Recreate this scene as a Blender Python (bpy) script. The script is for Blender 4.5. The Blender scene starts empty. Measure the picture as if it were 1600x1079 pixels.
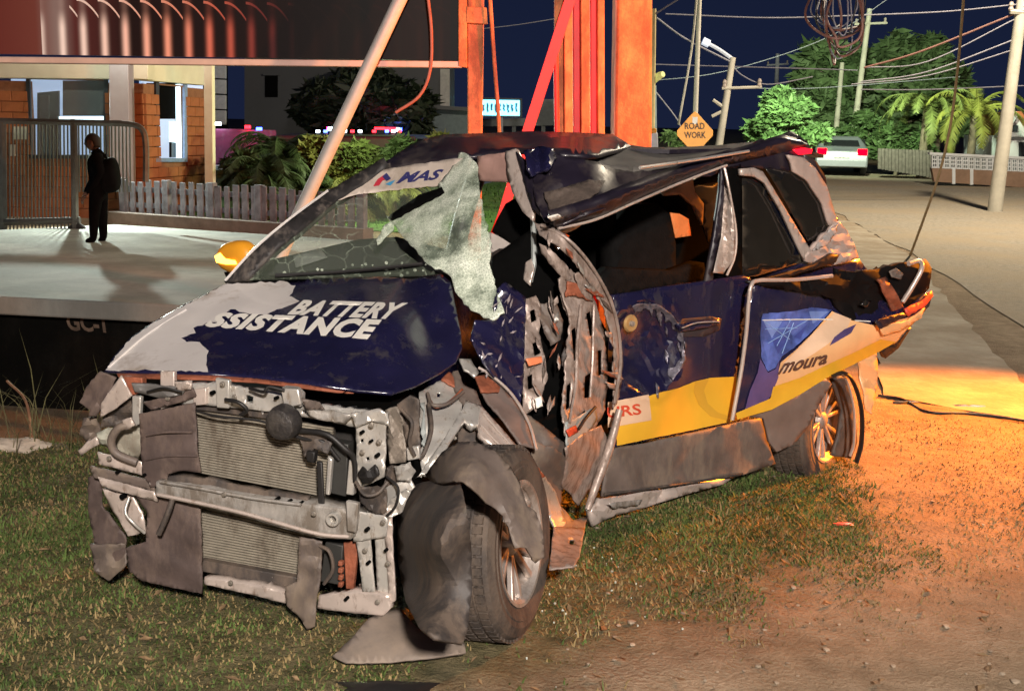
import bpy, bmesh, math, random
import numpy as np
from mathutils import Vector, Matrix, noise as mnoise
from mathutils.geometry import delaunay_2d_cdt

random.seed(7); RNG = np.random.default_rng(7)
SC = bpy.context.scene
COL = SC.collection

# ------------------------------------------------------------------ camera
FPX, CX, CY = 1800.0, 800.0, 539.5          # focal length in pixels of a 1600 x 1079 frame
HCAM, HORIZON, ROLL = 1.75, 205.0, math.radians(1.2)
pitch = math.atan((CY - HORIZON) / FPX)
_r = np.array([1, 0, 0.]); _f = np.array([0, math.cos(pitch), -math.sin(pitch)]); _u = np.array([0, math.sin(pitch), math.cos(pitch)])
CR = _r * math.cos(ROLL) + _u * math.sin(ROLL); CU = _u * math.cos(ROLL) - _r * math.sin(ROLL); CF = _f
CAMR = np.array([CR, CU, CF]); CAMC = np.array([0, 0, HCAM])
cam = bpy.data.cameras.new('camera'); camo = bpy.data.objects.new('camera', cam); COL.objects.link(camo)
cam.sensor_width = 36; cam.lens = FPX / 1600 * 36; cam.clip_end = 2000; cam.clip_start = .05
mw = Matrix.Identity(4)
for i in range(3):
    mw[i][0] = CR[i]; mw[i][1] = CU[i]; mw[i][2] = -CF[i]; mw[i][3] = CAMC[i]
camo.matrix_world = mw
SC.camera = camo
SC.view_settings.view_transform = 'Standard'; SC.view_settings.look = 'None'
SC.view_settings.exposure = 0.12; SC.view_settings.gamma = 1.0

# ------------------------------------------------------------------ night sky
W = bpy.data.worlds.new('World'); SC.world = W; W.use_nodes = True
nt = W.node_tree; nt.nodes.clear()
wo = nt.nodes.new('ShaderNodeOutputWorld'); wb = nt.nodes.new('ShaderNodeBackground')
tc = nt.nodes.new('ShaderNodeTexCoord'); sep = nt.nodes.new('ShaderNodeSeparateXYZ'); rp = nt.nodes.new('ShaderNodeValToRGB')
nt.links.new(tc.outputs['Generated'], sep.inputs[0]); nt.links.new(sep.outputs['Z'], rp.inputs[0])
rp.color_ramp.elements[0].position = 0.0; rp.color_ramp.elements[0].color = (.0085, .013, .036, 1)
rp.color_ramp.elements[1].position = .45; rp.color_ramp.elements[1].color = (.0035, .0055, .0175, 1)
nt.links.new(rp.outputs[0], wb.inputs[0]); wb.inputs[1].default_value = 1.0
nt.links.new(wb.outputs[0], wo.inputs[0])

# ------------------------------------------------------------------ lamps of the place and an added fill for the sign
def lamp(name, loc, energy, color, size=.15, spot=None, target=None, blend=.6):
    l = bpy.data.lights.new(name, 'SPOT' if spot else 'POINT'); l.energy = energy; l.color = color; l.shadow_soft_size = size
    o = bpy.data.objects.new(name, l); COL.objects.link(o); o.location = loc
    if spot:
        l.spot_size = math.radians(spot); l.spot_blend = blend
        o.rotation_euler = (Vector(target) - Vector(loc)).to_track_quat('-Z', 'Y').to_euler()
    return o
lamp('street_light_behind_camera', (.9, -3.6, 4.0), 4400, (1.0, .89, .80), .22)
lamp('amber_vehicle_light', (6.4, 8.9, 3.4), 11500, (1.0, .25, .014), .08, 46, (2.75, 6.9, 0), 1.0)
lamp('red_vehicle_light', (5.0, 4.6, 3.4), 2000, (1.0, .05, .03), .12, 40, (.6, 10.2, 2.6))
lamp('amber_vehicle_light_far', (6.5, 6.2, 2.6), 3800, (1.0, .36, .08), .12, 60, (.9, 9.2, 2.4))
lamp('sign_fill_spot', (4.6, -6.0, 1.3), 16000, (1.0, .9, .75), .1, 11, (4.0, 22.0, 1.7), .7)  # added spot that brightens the road sign, no known vehicle
lamp('gate_floodlight', (-7.6, 20.3, 2.4), 2000, (.86, 1.0, .9), .05, 130, (-4.6, 12.5, 0), .5)
lamp('porch_light', (-6.6, 19.4, 3.6), 110, (1.0, .95, .75), .1)
lamp('yard_floodlight', (-2.4, 21.4, 1.8), 260, (.85, 1.0, .5), .15)
lamp('road_street_light', (11.0, 22.0, 9.0), 7800, (1.0, .84, .62), .3)
lamp('far_street_light', (8.6, 31.0, 6.0), 17000, (.85, 1.0, .65), .3, 84, (12.8, 45.0, 7.5), .6)

# ------------------------------------------------------------------ helpers: materials
MATS = {}
def M(name, col, rough=.6, metal=0., var=.18, scale=9., bump=0., bscale=None, coat=0., emit=0., dirt=None, damt=.45, dscale=3., spec=.5, trans=0., alpha=1., ecol=None):
    if name in MATS: return MATS[name]
    m = bpy.data.materials.new(name); m.use_nodes = True; MATS[name] = m
    t = m.node_tree; b = t.nodes['Principled BSDF']; L = t.links.new
    b.inputs['Roughness'].default_value = rough; b.inputs['Metallic'].default_value = metal
    b.inputs['Coat Weight'].default_value = coat; b.inputs['Coat Roughness'].default_value = .12
    b.inputs['Specular IOR Level'].default_value = spec
    tc = t.nodes.new('ShaderNodeTexCoord')
    n = t.nodes.new('ShaderNodeTexNoise'); n.inputs['Scale'].default_value = scale; n.inputs['Detail'].default_value = 6; n.inputs['Roughness'].default_value = .62
    L(tc.outputs['Object'], n.inputs['Vector'])
    r = t.nodes.new('ShaderNodeValToRGB'); e = r.color_ramp.elements
    e[0].position = .3; e[1].position = .7
    e[0].color = tuple(max(0, c * (1 - var)) for c in col) + (1,); e[1].color = tuple(min(1, c * (1 + var)) for c in col) + (1,)
    L(n.outputs['Fac'], r.inputs[0]); out = r.outputs[0]
    if dirt:
        n2 = t.nodes.new('ShaderNodeTexNoise'); n2.inputs['Scale'].default_value = dscale; n2.inputs['Detail'].default_value = 8; n2.inputs['Roughness'].default_value = .7
        mp_ = t.nodes.new('ShaderNodeMapping'); mp_.inputs['Scale'].default_value = (1, 1, .4); L(tc.outputs['Object'], mp_.inputs['Vector']); L(mp_.outputs[0], n2.inputs['Vector'])
        mr = t.nodes.new('ShaderNodeMapRange'); mr.inputs[1].default_value = .62 - damt * .5; mr.inputs[2].default_value = .72 - damt * .3; mr.inputs[4].default_value = .85
        L(n2.outputs['Fac'], mr.inputs[0])
        mx = t.nodes.new('ShaderNodeMix'); mx.data_type = 'RGBA'; L(mr.outputs[0], mx.inputs[0]); L(out, mx.inputs[6]); mx.inputs[7].default_value = tuple(dirt) + (1,)
        out = mx.outputs[2]
        m2 = t.nodes.new('ShaderNodeMapRange'); m2.inputs[3].default_value = rough; m2.inputs[4].default_value = max(rough, .8); L(mr.outputs[0], m2.inputs[0]); L(m2.outputs[0], b.inputs['Roughness'])
    L(out, b.inputs['Base Color'])
    if bump:
        nb = t.nodes.new('ShaderNodeTexNoise'); nb.inputs['Scale'].default_value = bscale or scale * 4; nb.inputs['Detail'].default_value = 5
        L(tc.outputs['Object'], nb.inputs['Vector'])
        bp = t.nodes.new('ShaderNodeBump'); bp.inputs['Strength'].default_value = bump; bp.inputs['Distance'].default_value = .02
        L(nb.outputs['Fac'], bp.inputs['Height']); L(bp.outputs[0], b.inputs['Normal'])
    if emit:
        b.inputs['Emission Color'].default_value = tuple(ecol or col) + (1,); b.inputs['Emission Strength'].default_value = emit
    if trans: b.inputs['Transmission Weight'].default_value = trans
    if alpha < 1: b.inputs['Alpha'].default_value = alpha
    return m

# ------------------------------------------------------------------ helpers: places
def ray(px, py):
    return (px - CX) / FPX * CR + (CY - py) / FPX * CU + CF
def depth_of(p): return float(CF @ (np.asarray(p, float) - CAMC))
HEAD = math.radians(36)                       # heading of the wreck
CO = np.array([-.03, 3.71, 0.]); FX = np.array([-math.sin(HEAD), -math.cos(HEAD), 0]); LY = np.array([math.cos(HEAD), -math.sin(HEAD), 0]); UZ = np.array([0, 0, 1.])
def car(x, y, z): return CO + FX * x + LY * y + UZ * z
def loc(p): d = np.asarray(p) - CO; return np.array([d @ FX, d @ LY, d[2]])
def hit(px, py, n, p0):
    d = ray(px, py); return CAMC + d * ((np.asarray(n) @ (np.asarray(p0) - CAMC)) / (np.asarray(n) @ d))
def cX(px, py, x): return hit(px, py, FX, car(x, 0, 0))
def cY(px, py, y): return hit(px, py, LY, car(0, y, 0))
def cZ(px, py, z): return hit(px, py, UZ, (0, 0, z))
def wY(px, py, y): return hit(px, py, (0, 1, 0), (0, y, 0))
def vplane(a, off):                            # upright plane through car point a, turned by off degrees
    o = math.radians(off); n = LY * math.cos(o) + FX * math.sin(o); p0 = car(a[0], a[1], 0)
    def f(px, py, d=0.): return hit(px, py, n, p0 + n * d)
    f.n = n
    return f
DP = vplane((-2.5, 0.0), 16)                   # left rear door and sill
QP = vplane((-1.9, -.12), 22)                  # rear panel bent outwards
_fa, _fb = car(.60, -1.42, 0), car(.18, -.30, 0); _fd = (_fb - _fa) / np.linalg.norm(_fb - _fa); FN = np.array([_fd[1], -_fd[0], 0]); FN = FN if FN @ (CAMC - _fa) > 0 else -FN
def FP(px, py, d=0.): return hit(px, py, FN, _fa + FN * d)      # the torn open front
FP.n = FN

def sstep(a, b, x):
    t = np.clip((x - a) / (b - a), 0, 1); return t * t * (3 - 2 * t)
def ground_z(x, y):
    z = .02 * np.clip(y - 20, 0, 130)
    l = (x - CO[0]) * LY[0] + (y - CO[1]) * LY[1]
    dt = sstep(-1.95, -2.6, l) * sstep(6.15, 6.9, y) * (1 - sstep(11.5, 11.7, y)) * sstep(2.0, 0.5, x)
    return z - 1.1 * dt
def gnd(px, py, up=0.):
    d = ray(px, py); lo, hi = 1.0, 400.0
    for _ in range(50):
        m = (lo + hi) / 2; p = CAMC + d * m
        if p[2] > max(0, .02 * min(max(p[1] - 20, 0), 130)): lo = m
        else: hi = m
    p = CAMC + d * lo; p[2] += up; return p

def folds(px, py, scale, seed):               # straight creases of bent sheet metal
    rr = random.Random(int(seed * 977) + 13); v = Vector((px / scale * .45, py / scale * .45, seed * 1.7)); qx = px + scale * .55 * mnoise.noise(v); qy = py + scale * .55 * mnoise.noise(v + Vector((7, 3, 1))); a = 0.
    for k in range(6):
        th = rr.uniform(0, math.pi); la = scale * rr.uniform(.8, 2.1); w = (1., .75, .5, .35, .16, .12)[k]
        if k > 3: la = scale * rr.uniform(.28, .45)
        t = (qx * math.cos(th) + qy * math.sin(th)) / la + rr.random(); a += w * (abs((t % 1.) - .5) * 2 - .5)
    return a * .75
class Surf:                                    # smooth surface through measured points
    def __init__(s, pts, amp=0., scale=60., seed=0, ridge=0., fold=False):
        s.fold = fold
        s.xy = np.array([(p[0], p[1]) for p in pts], float) / 100; s.amp, s.scale, s.seed, s.ridge = amp, scale, seed, ridge
        d = np.array([depth_of(p[2]) for p in pts]); n = len(d)
        K = s.k(s.xy, s.xy) + np.eye(n) * 1e-4; P = np.c_[np.ones(n), s.xy]
        A = np.zeros((n + 3, n + 3)); A[:n, :n] = K; A[:n, n:] = P; A[n:, :n] = P.T
        s.w = np.linalg.solve(A, np.r_[d, 0, 0, 0])
    def k(s, a, b):
        r2 = ((a[:, None] - b[None]) ** 2).sum(-1); return .5 * r2 * np.log(r2 + 1e-9)
    def __call__(s, px, py, d=0.):
        q = np.array([[px, py]]) / 100; n = len(s.xy)
        t = float((s.k(q, s.xy) @ s.w[:n])[0] + s.w[n] + q[0] @ s.w[n + 1:])
        if s.amp:
            v = Vector((px / s.scale, py / s.scale, s.seed * 3.7))
            if s.fold: return CAMC + ray(px, py) * (t - d + s.amp * folds(px, py, s.scale, s.seed))
            t += s.amp * mnoise.fractal(v, 1.0, 2.0, 3)
            if s.ridge: t += s.amp * s.ridge * abs(mnoise.noise(v * 1.7 + Vector((9, 3, 1))))
        return CAMC + ray(px, py) * (t - d)
def crumpled(f, amp, scale=40., seed=0, ridge=0.):
    def g(px, py, d=0.):
        return f(px, py, d + amp * folds(px, py, scale, seed + .31))
    return g

# ------------------------------------------------------------------ helpers: objects
def link(name, me, mat=None, parent=None, smooth=True, sharp=40, kind=None):
    if mat is not None and not me.materials: me.materials.append(mat)
    if smooth and len(me.polygons):
        me.polygons.foreach_set('use_smooth', [True] * len(me.polygons)); me.set_sharp_from_angle(angle=math.radians(sharp))
    o = bpy.data.objects.new(name, me); COL.objects.link(o)
    if parent is not None:
        o.parent = parent
        pw = parent.matrix_basis if parent.parent is None else Matrix.Identity(4)
        o.matrix_basis = Matrix.Identity(4)
        o.matrix_parent_inverse = pw.inverted()
    if kind: o['kind'] = kind
    return o
def raw(name, V, F, mat, parent=None, smooth=True, sharp=40, kind=None):
    me = bpy.data.meshes.new(name); me.from_pydata([tuple(map(float, v)) for v in V], [], [tuple(map(int, f)) for f in F]); me.update()
    return link(name, me, mat, parent, smooth, sharp, kind)
def bmobj(name, bm, mat, parent=None, smooth=True, sharp=40, kind=None):
    me = bpy.data.meshes.new(name); bm.normal_update(); bm.to_mesh(me); bm.free(); return link(name, me, mat, parent, smooth, sharp, kind)
def thing(name, at, label, cat, group=None):
    o = bpy.data.objects.new(name, None); COL.objects.link(o); o.location = Vector([float(c) for c in at]); o.empty_display_size = .1
    o['label'] = label; o['category'] = cat
    if group: o['group'] = group
    return o
def tag(o, label, cat, group=None):
    o['label'] = label; o['category'] = cat
    if group: o['group'] = group
    return o
def bevel(o, w=.004, seg=2):
    m = o.modifiers.new('bevel', 'BEVEL'); m.width = w; m.segments = seg; m.limit_method = 'ANGLE'; m.angle_limit = math.radians(40); m.harden_normals = False
    return o

def dens(poly, step, ragged=0., seed=0):
    out = []; n = len(poly)
    for i in range(n):
        a, b = np.array(poly[i][:2], float), np.array(poly[(i + 1) % n][:2], float); L = np.linalg.norm(b - a); k = max(1, int(round(L / step)))
        nn = np.array([-(b - a)[1], (b - a)[0]]) / (L + 1e-6)
        for j in range(k):
            p = a + (b - a) * j / k
            if ragged and j: p = p + nn * ragged * (mnoise.noise(Vector((p[0] / step * .9, p[1] / step * .9, seed))) * 1.6)
            out.append(p)
    return out
def inside(p, poly):
    x, y = p; c = False; j = len(poly) - 1
    for i in range(len(poly)):
        xi, yi = poly[i][0], poly[i][1]; xj, yj = poly[j][0], poly[j][1]
        if (yi > y) != (yj > y) and x < (xj - xi) * (y - yi) / (yj - yi + 1e-12) + xi: c = not c
        j = i
    return c
def mesh2d(poly, step, ragged=0., seed=0, holes=()):
    b = dens(poly, step, ragged, seed); V = [Vector((p[0], p[1])) for p in b]; faces = [list(range(len(V)))]
    xs = [p[0] for p in b]; ys = [p[1] for p in b]; rnd = random.Random(seed + 1)
    hp = [dens(h, step * .7) for h in holes]
    for h in hp:
        s = len(V); V += [Vector((p[0], p[1])) for p in h]; faces.append(list(range(s, s + len(h))))
    y = min(ys); r = 0
    while y < max(ys):
        x = min(xs) + (step / 2 if r % 2 else 0)
        while x < max(xs):
            p = (x + rnd.uniform(-.2, .2) * step, y + rnd.uniform(-.2, .2) * step)
            if inside(p, b) and not any(inside(p, h) for h in hp): V.append(Vector(p))
            x += step
        y += step * .87; r += 1
    ov, oe, of, *_ = delaunay_2d_cdt(V, [], faces, 2 if holes else 1, .05)
    if holes:
        keep = []
        for f in of:
            c = sum((ov[i] for i in f), Vector((0, 0))) / len(f)
            if inside((c.x, c.y), b) and not any(inside((c.x, c.y), h) for h in hp): keep.append(f)
        of = keep
    return ov, of
def sheet(name, poly, surf, mat, parent, thick=.006, step=14, ragged=0., seed=0, off=0., holes=(), sharp=22, smooth=True):
    ov, of = mesh2d(poly, step, ragged, seed, holes)
    P = [surf(v.x, v.y, off) for v in ov]
    bm = bmesh.new(); vs = [bm.verts.new(p) for p in P]
    for f in of:
        try: bm.faces.new([vs[i] for i in f])
        except ValueError: pass
    for v in list(bm.verts):
        if not v.link_faces: bm.verts.remove(v)
    bm.normal_update()
    s = sum(f.normal.dot(Vector(CAMC) - f.calc_center_median()) * f.calc_area() for f in bm.faces)
    if s < 0: bmesh.ops.reverse_faces(bm, faces=bm.faces[:])
    o = bmobj(name, bm, mat, parent, smooth, sharp)
    if thick:
        m = o.modifiers.new('thickness', 'SOLIDIFY'); m.thickness = thick; m.offset = -1; m.use_even_offset = False
    return o
def plate(name, poly, plane, mat, parent, thick=.03, off=0., bev=.004, n=None):
    n = plane.n if n is None else n                # flat piece pushed back into the depth by thick
    A = [plane(p[0], p[1], off) for p in poly]; B = [a - n * thick for a in A]; k = len(poly)
    bm = bmesh.new(); va = [bm.verts.new(p) for p in A]; vb = [bm.verts.new(p) for p in B]
    bm.faces.new(va); bm.faces.new(vb[::-1])
    for i in range(k): bm.faces.new((va[i], vb[i], vb[(i + 1) % k], va[(i + 1) % k]))
    bmesh.ops.recalc_face_normals(bm, faces=bm.faces[:])
    o = bmobj(name, bm, mat, parent)
    if bev: bevel(o, bev)
    return o
def catmull(P, k=6):
    P = [np.asarray(p, float) for p in P]
    if len(P) < 3: return P
    out = []; Q = [2 * P[0] - P[1]] + P + [2 * P[-1] - P[-2]]
    for i in range(1, len(Q) - 2):
        for j in range(k):
            t = j / k; a, b, c, d = Q[i - 1], Q[i], Q[i + 1], Q[i + 2]
            out.append(.5 * ((2 * b) + (-a + c) * t + (2 * a - 5 * b + 4 * c - d) * t * t + (-a + 3 * b - 3 * c + d) * t ** 3))
    out.append(P[-1]); return out
def tube_vf(P, r, n=8, flat=1.):
    P = [np.asarray(p, float) for p in P]; V = []; F = []; up = None
    for i, p in enumerate(P):
        t = P[min(i + 1, len(P) - 1)] - P[max(i - 1, 0)]; t = t / (np.linalg.norm(t) + 1e-9)
        if up is None:
            up = np.array([0, 0, 1.]) if abs(t[2]) < .9 else np.array([0, 1., 0])
        a = np.cross(t, up); a /= np.linalg.norm(a) + 1e-9; b = np.cross(a, t); up = b
        rr = r[i] if hasattr(r, '__len__') else r
        for k in range(n):
            an = 2 * math.pi * k / n; V.append(p + (a * math.cos(an) + b * math.sin(an) * flat) * rr)
    for i in range(len(P) - 1):
        for k in range(n):
            k2 = (k + 1) % n; F.append((i * n + k, i * n + k2, (i + 1) * n + k2, (i + 1) * n + k))
    F.append(tuple(range(n))[::-1]); F.append(tuple(range((len(P) - 1) * n, len(P) * n)))
    return V, F
def tube(name, P, r, mat, parent=None, n=8, smooth_k=6, flat=1.):
    Q = catmull(P, smooth_k) if smooth_k > 1 else P
    if hasattr(r, '__len__'): r = list(np.interp(np.linspace(0, 1, len(Q)), np.linspace(0, 1, len(r)), r))
    V, F = tube_vf(Q, r, n, flat); return raw(name, V, F, mat, parent, True, 50)
def box_bm(bm, c, s, rz=0., R=None):
    g = bmesh.ops.create_cube(bm, size=1.0); mt = Matrix.Translation(Vector([float(q) for q in c])) @ (R if R is not None else Matrix.Rotation(rz, 4, 'Z')) @ Matrix.Diagonal((s[0], s[1], s[2], 1))
    bmesh.ops.transform(bm, matrix=mt, verts=g['verts']); return g
def box(name, c, s, mat, parent=None, rz=0., bev=.006, R=None):
    bm = bmesh.new(); box_bm(bm, c, s, rz, R); o = bmobj(name, bm, mat, parent)
    if bev: bevel(o, bev)
    return o
def cyl(name, a, b, r0, r1, mat, parent=None, n=14):
    return tube(name, [a, b], [r0, r1], mat, parent, n, 1)
def spin(name, prof, base, axis, mat, parent=None, n=24, sharp=40, front=None):   # lathe: (radius, along) about axis
    ax = Vector(axis).normalized(); q = ax.to_track_quat('Z', 'Y').to_matrix(); V = []; F = []; m = len(prof)
    for i in range(n):
        a = 2 * math.pi * i / n
        for (r, h) in prof: V.append(Vector(base) + q @ Vector((r * math.cos(a), r * math.sin(a), h)))
    for i in range(n):
        j = (i + 1) % n
        for k in range(m - 1): F.append((i * m + k, j * m + k, j * m + k + 1, i * m + k + 1))
    return raw(name, V, F, mat, parent, True, sharp)
def text(name, s, quad, surf, mat, parent, off=.003, shear=0., bold=.0, space=1.0, thick=0.):
    """lettering laid on a surface; quad = pixel corners bl, br, tr, tl"""
    c = bpy.data.curves.new('t', 'FONT'); c.body = s; c.shear = shear; c.offset = bold; c.space_character = space; c.resolution_u = 3
    o = bpy.data.objects.new('t', c); COL.objects.link(o); dg = bpy.context.evaluated_depsgraph_get()
    me = bpy.data.meshes.new_from_object(o.evaluated_get(dg)); bpy.data.objects.remove(o); bpy.data.curves.remove(c)
    me.name = name
    bm = bmesh.new(); bm.from_mesh(me)
    bmesh.ops.triangulate(bm, faces=bm.faces[:])
    bmesh.ops.subdivide_edges(bm, edges=[e for e in bm.edges if e.calc_length() > .18], cuts=2)
    bmesh.ops.triangulate(bm, faces=bm.faces[:])
    xs = [v.co.x for v in bm.verts]; ys = [v.co.y for v in bm.verts]; x0, x1, y0, y1 = min(xs), max(xs), min(ys), max(ys)
    bl, br, tr, tl = [np.array(q, float) for q in quad]
    for v in bm.verts:
        u = (v.co.x - x0) / (x1 - x0); w = (v.co.y - y0) / (y1 - y0)
        p = bl * (1 - u) * (1 - w) + br * u * (1 - w) + tr * u * w + tl * (1 - u) * w
        v.co = Vector(surf(p[0], p[1], off))
    bm.normal_update()
    if sum(f.normal.dot(Vector(CAMC) - f.calc_center_median()) for f in bm.faces) < 0: bmesh.ops.reverse_faces(bm, faces=bm.faces[:])
    bm.to_mesh(me); bm.free(); me.materials.clear()
    return link(name, me, mat, parent, False)

# ================================================================== SETTING
def soil_material():
    m = bpy.data.materials.new('soil'); m.use_nodes = True; t = m.node_tree; b = t.nodes['Principled BSDF']; L = t.links.new
    tc = t.nodes.new('ShaderNodeTexCoord'); b.inputs['Roughness'].default_value = .95; b.inputs['Specular IOR Level'].default_value = .15
    def nz(sc, det=8, rg=.65):
        n = t.nodes.new('ShaderNodeTexNoise'); n.inputs['Scale'].default_value = sc; n.inputs['Detail'].default_value = det; n.inputs['Roughness'].default_value = rg; L(tc.outputs['Object'], n.inputs['Vector']); return n
    n1 = nz(1.6); n2 = nz(9); n3 = nz(60, 4)
    r = t.nodes.new('ShaderNodeValToRGB'); e = r.color_ramp.elements; e[0].position = .3; e[0].color = (.15, .112, .074, 1); e[1].position = .72; e[1].color = (.42, .33, .235, 1)
    x = e.new(.5); x.color = (.28, .215, .145, 1)
    a = t.nodes.new('ShaderNodeMath'); a.operation = 'MULTIPLY_ADD'; a.inputs[1].default_value = .45; L(n2.outputs['Fac'], a.inputs[0])
    a2 = t.nodes.new('ShaderNodeMath'); a2.operation = 'MULTIPLY'; a2.inputs[1].default_value = .55; L(n1.outputs['Fac'], a2.inputs[0]); L(a2.outputs[0], a.inputs[2])
    L(a.outputs[0], r.inputs[0])
    at = t.nodes.new('ShaderNodeAttribute'); at.attribute_name = 'turf'; n4 = nz(3.5); q = t.nodes.new('ShaderNodeMath'); q.operation = 'MULTIPLY_ADD'; L(n4.outputs['Fac'], q.inputs[0]); q.inputs[1].default_value = 1.5; q.inputs[2].default_value = -.75
    q2 = t.nodes.new('ShaderNodeMath'); q2.operation = 'ADD'; q2.use_clamp = True; L(q.outputs[0], q2.inputs[0]); L(at.outputs['Fac'], q2.inputs[1]); q3 = t.nodes.new('ShaderNodeMath'); q3.operation = 'MULTIPLY'; L(q2.outputs[0], q3.inputs[0]); L(at.outputs['Fac'], q3.inputs[1])
    tr = t.nodes.new('ShaderNodeValToRGB'); te = tr.color_ramp.elements; te[0].position = .35; te[0].color = (.055, .056, .024, 1); te[1].position = .65; te[1].color = (.17, .145, .07, 1); L(n2.outputs['Fac'], tr.inputs[0])
    mt = t.nodes.new('ShaderNodeMix'); mt.data_type = 'RGBA'; L(q3.outputs[0], mt.inputs[0]); L(r.outputs[0], mt.inputs[6]); L(tr.outputs[0], mt.inputs[7]); L(mt.outputs[2], b.inputs['Base Color'])
    ad = t.nodes.new('ShaderNodeMath'); ad.operation = 'ADD'; L(n2.outputs['Fac'], ad.inputs[0]); L(n3.outputs['Fac'], ad.inputs[1])
    bp = t.nodes.new('ShaderNodeBump'); bp.inputs['Strength'].default_value = .6; bp.inputs['Distance'].default_value = .04; L(ad.outputs[0], bp.inputs['Height']); L(bp.outputs[0], b.inputs['Normal'])
    return m
xs = np.unique(np.concatenate([np.linspace(-300, -30, 10), np.linspace(-30, -6, 13), np.linspace(-6, 6, 161), np.linspace(6, 30, 13), np.linspace(30, 300, 10)]))
ys = np.unique(np.concatenate([np.linspace(-30, 1, 8), np.linspace(1, 12, 150), np.linspace(12, 60, 25), np.linspace(60, 600, 12)]))
GX, GY = np.meshgrid(xs, ys); GZ = ground_z(GX, GY)
near = (np.abs(GX) < 5) & (GY < 8) & (GY > 1)
for i, j in zip(*np.where(near)):
    GZ[i, j] += .012 * mnoise.fractal(Vector((GX[i, j] * 4, GY[i, j] * 4, 5)), 1, 2, 3) + .018 * mnoise.fractal(Vector((GX[i, j] * .9, GY[i, j] * .9, 2)), 1, 2, 3)
nx = len(xs); V = np.stack([GX.ravel(), GY.ravel(), GZ.ravel()], 1)
F = [(i * nx + j, i * nx + j + 1, (i + 1) * nx + j + 1, (i + 1) * nx + j) for i in range(len(ys) - 1) for j in range(nx - 1)]
g = raw('ground', V, F, soil_material(), None, True, 60, 'structure')

def add_turf(o):
    X, Y = V[:, 0], V[:, 1]; a = inside_many(X, Y, TURFPOLY).astype(np.float32)
    A = a.reshape(len(ys), nx)
    for _ in range(25):
        B = np.pad(A, 1, mode='edge'); A = (B[1:-1, 1:-1] * 2 + B[:-2, 1:-1] + B[2:, 1:-1] + B[1:-1, :-2] + B[1:-1, 2:]) / 6
    at = o.data.attributes.new('turf', 'FLOAT', 'POINT'); at.data.foreach_set('value', A.astype(np.float32).ravel())
def ground_sheet(name, poly, mat, up, step=.5, px=True, ragged=.0, seed=0, kind='structure', fill=None):
    pts = [tuple(gnd(*p)[:2]) for p in poly] if px else poly
    ov, of = mesh2d(pts, step, ragged, seed)
    V = [(v.x, v.y, float(max(0, .02 * min(max(v.y - 20, 0), 130))) + up) for v in ov]
    o = raw(name, V, of, mat, None, True, 60, kind)
    if o.data.polygons and sum(p.normal.z for p in o.data.polygons) < 0: o.data.flip_normals()
    return o
ASPH = M('asphalt', (.29, .26, .21), .9, 0, .3, 14., .8, 60., spec=.25, dirt=(.33, .27, .19), damt=.35, dscale=.35)
CONC = M('concrete_apron', (.38, .34, .27), .9, 0, .2, 2., .4, 25., spec=.2, dirt=(.25, .2, .14), damt=.5, dscale=1.2)
SLAB = M('concrete_slab', (.33, .33, .30), .85, 0, .15, 1.2, .3, 12., spec=.3, dirt=(.22, .22, .2), damt=.45, dscale=1.1)
ground_sheet('road', [(1262, 250), (1345, 256), (1440, 268), (1600, 293), (2300, 400), (2300, 900), (1600, 512), (1545, 478), (1480, 432), (1420, 392), (1370, 368), (1325, 345), (1270, 310)], ASPH, .012, 1.0, ragged=.12)
ground_sheet('pavement', [(1290, 345), (1330, 347), (1372, 372), (1420, 400), (1480, 470), (1545, 545), (1640, 640), (1640, 668), (1380, 622), (1370, 560), (1330, 440)], CONC, .02, .3, ragged=.05, seed=3)

# slab bridge over the ditch and the wall beneath it
sp = [gnd(-600, 446), gnd(-60, 470), gnd(400, 492), gnd(560, 480), gnd(640, 384), gnd(450, 374), gnd(180, 356), gnd(-60, 368), gnd(-600, 366)]
bm = bmesh.new(); va = [bm.verts.new((p[0], p[1], .06)) for p in sp]; vb = [bm.verts.new((p[0], p[1], -.12)) for p in sp]
bm.faces.new(va); bm.faces.new(vb[::-1])
for i in range(len(sp)): bm.faces.new((va[i], vb[i], vb[(i + 1) % len(sp)], va[(i + 1) % len(sp)]))
bmesh.ops.recalc_face_normals(bm, faces=bm.faces[:])
o = bmobj('driveway', bm, SLAB, None, kind='structure'); bevel(o, .02)
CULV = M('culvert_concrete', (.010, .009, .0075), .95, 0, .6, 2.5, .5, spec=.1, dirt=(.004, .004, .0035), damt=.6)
cw = thing('culvert_wall', (sp[0][0], sp[0][1] + .3, -1.2), 'dark stained concrete culvert wall below the driveway edge', 'wall')
a, b_ = np.array(sp[1]), np.array(sp[2]); dv = (b_ - a) / np.linalg.norm(b_ - a); nv = np.array([dv[1], -dv[0], 0])
def culv(px, py, d=0.): return hit(px, py, nv, a - nv * .25 + nv * d)
culv.n = nv
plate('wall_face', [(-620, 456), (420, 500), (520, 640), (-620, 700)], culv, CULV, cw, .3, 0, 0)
PALE = M('pale_paint', (.16, .11, .08), .9, var=.5, scale=8)
text('painted_mark', 'GC-1', [(106, 516), (166, 520), (162, 492), (102, 488)], culv, PALE, cw, .01, 0., .03)

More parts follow.
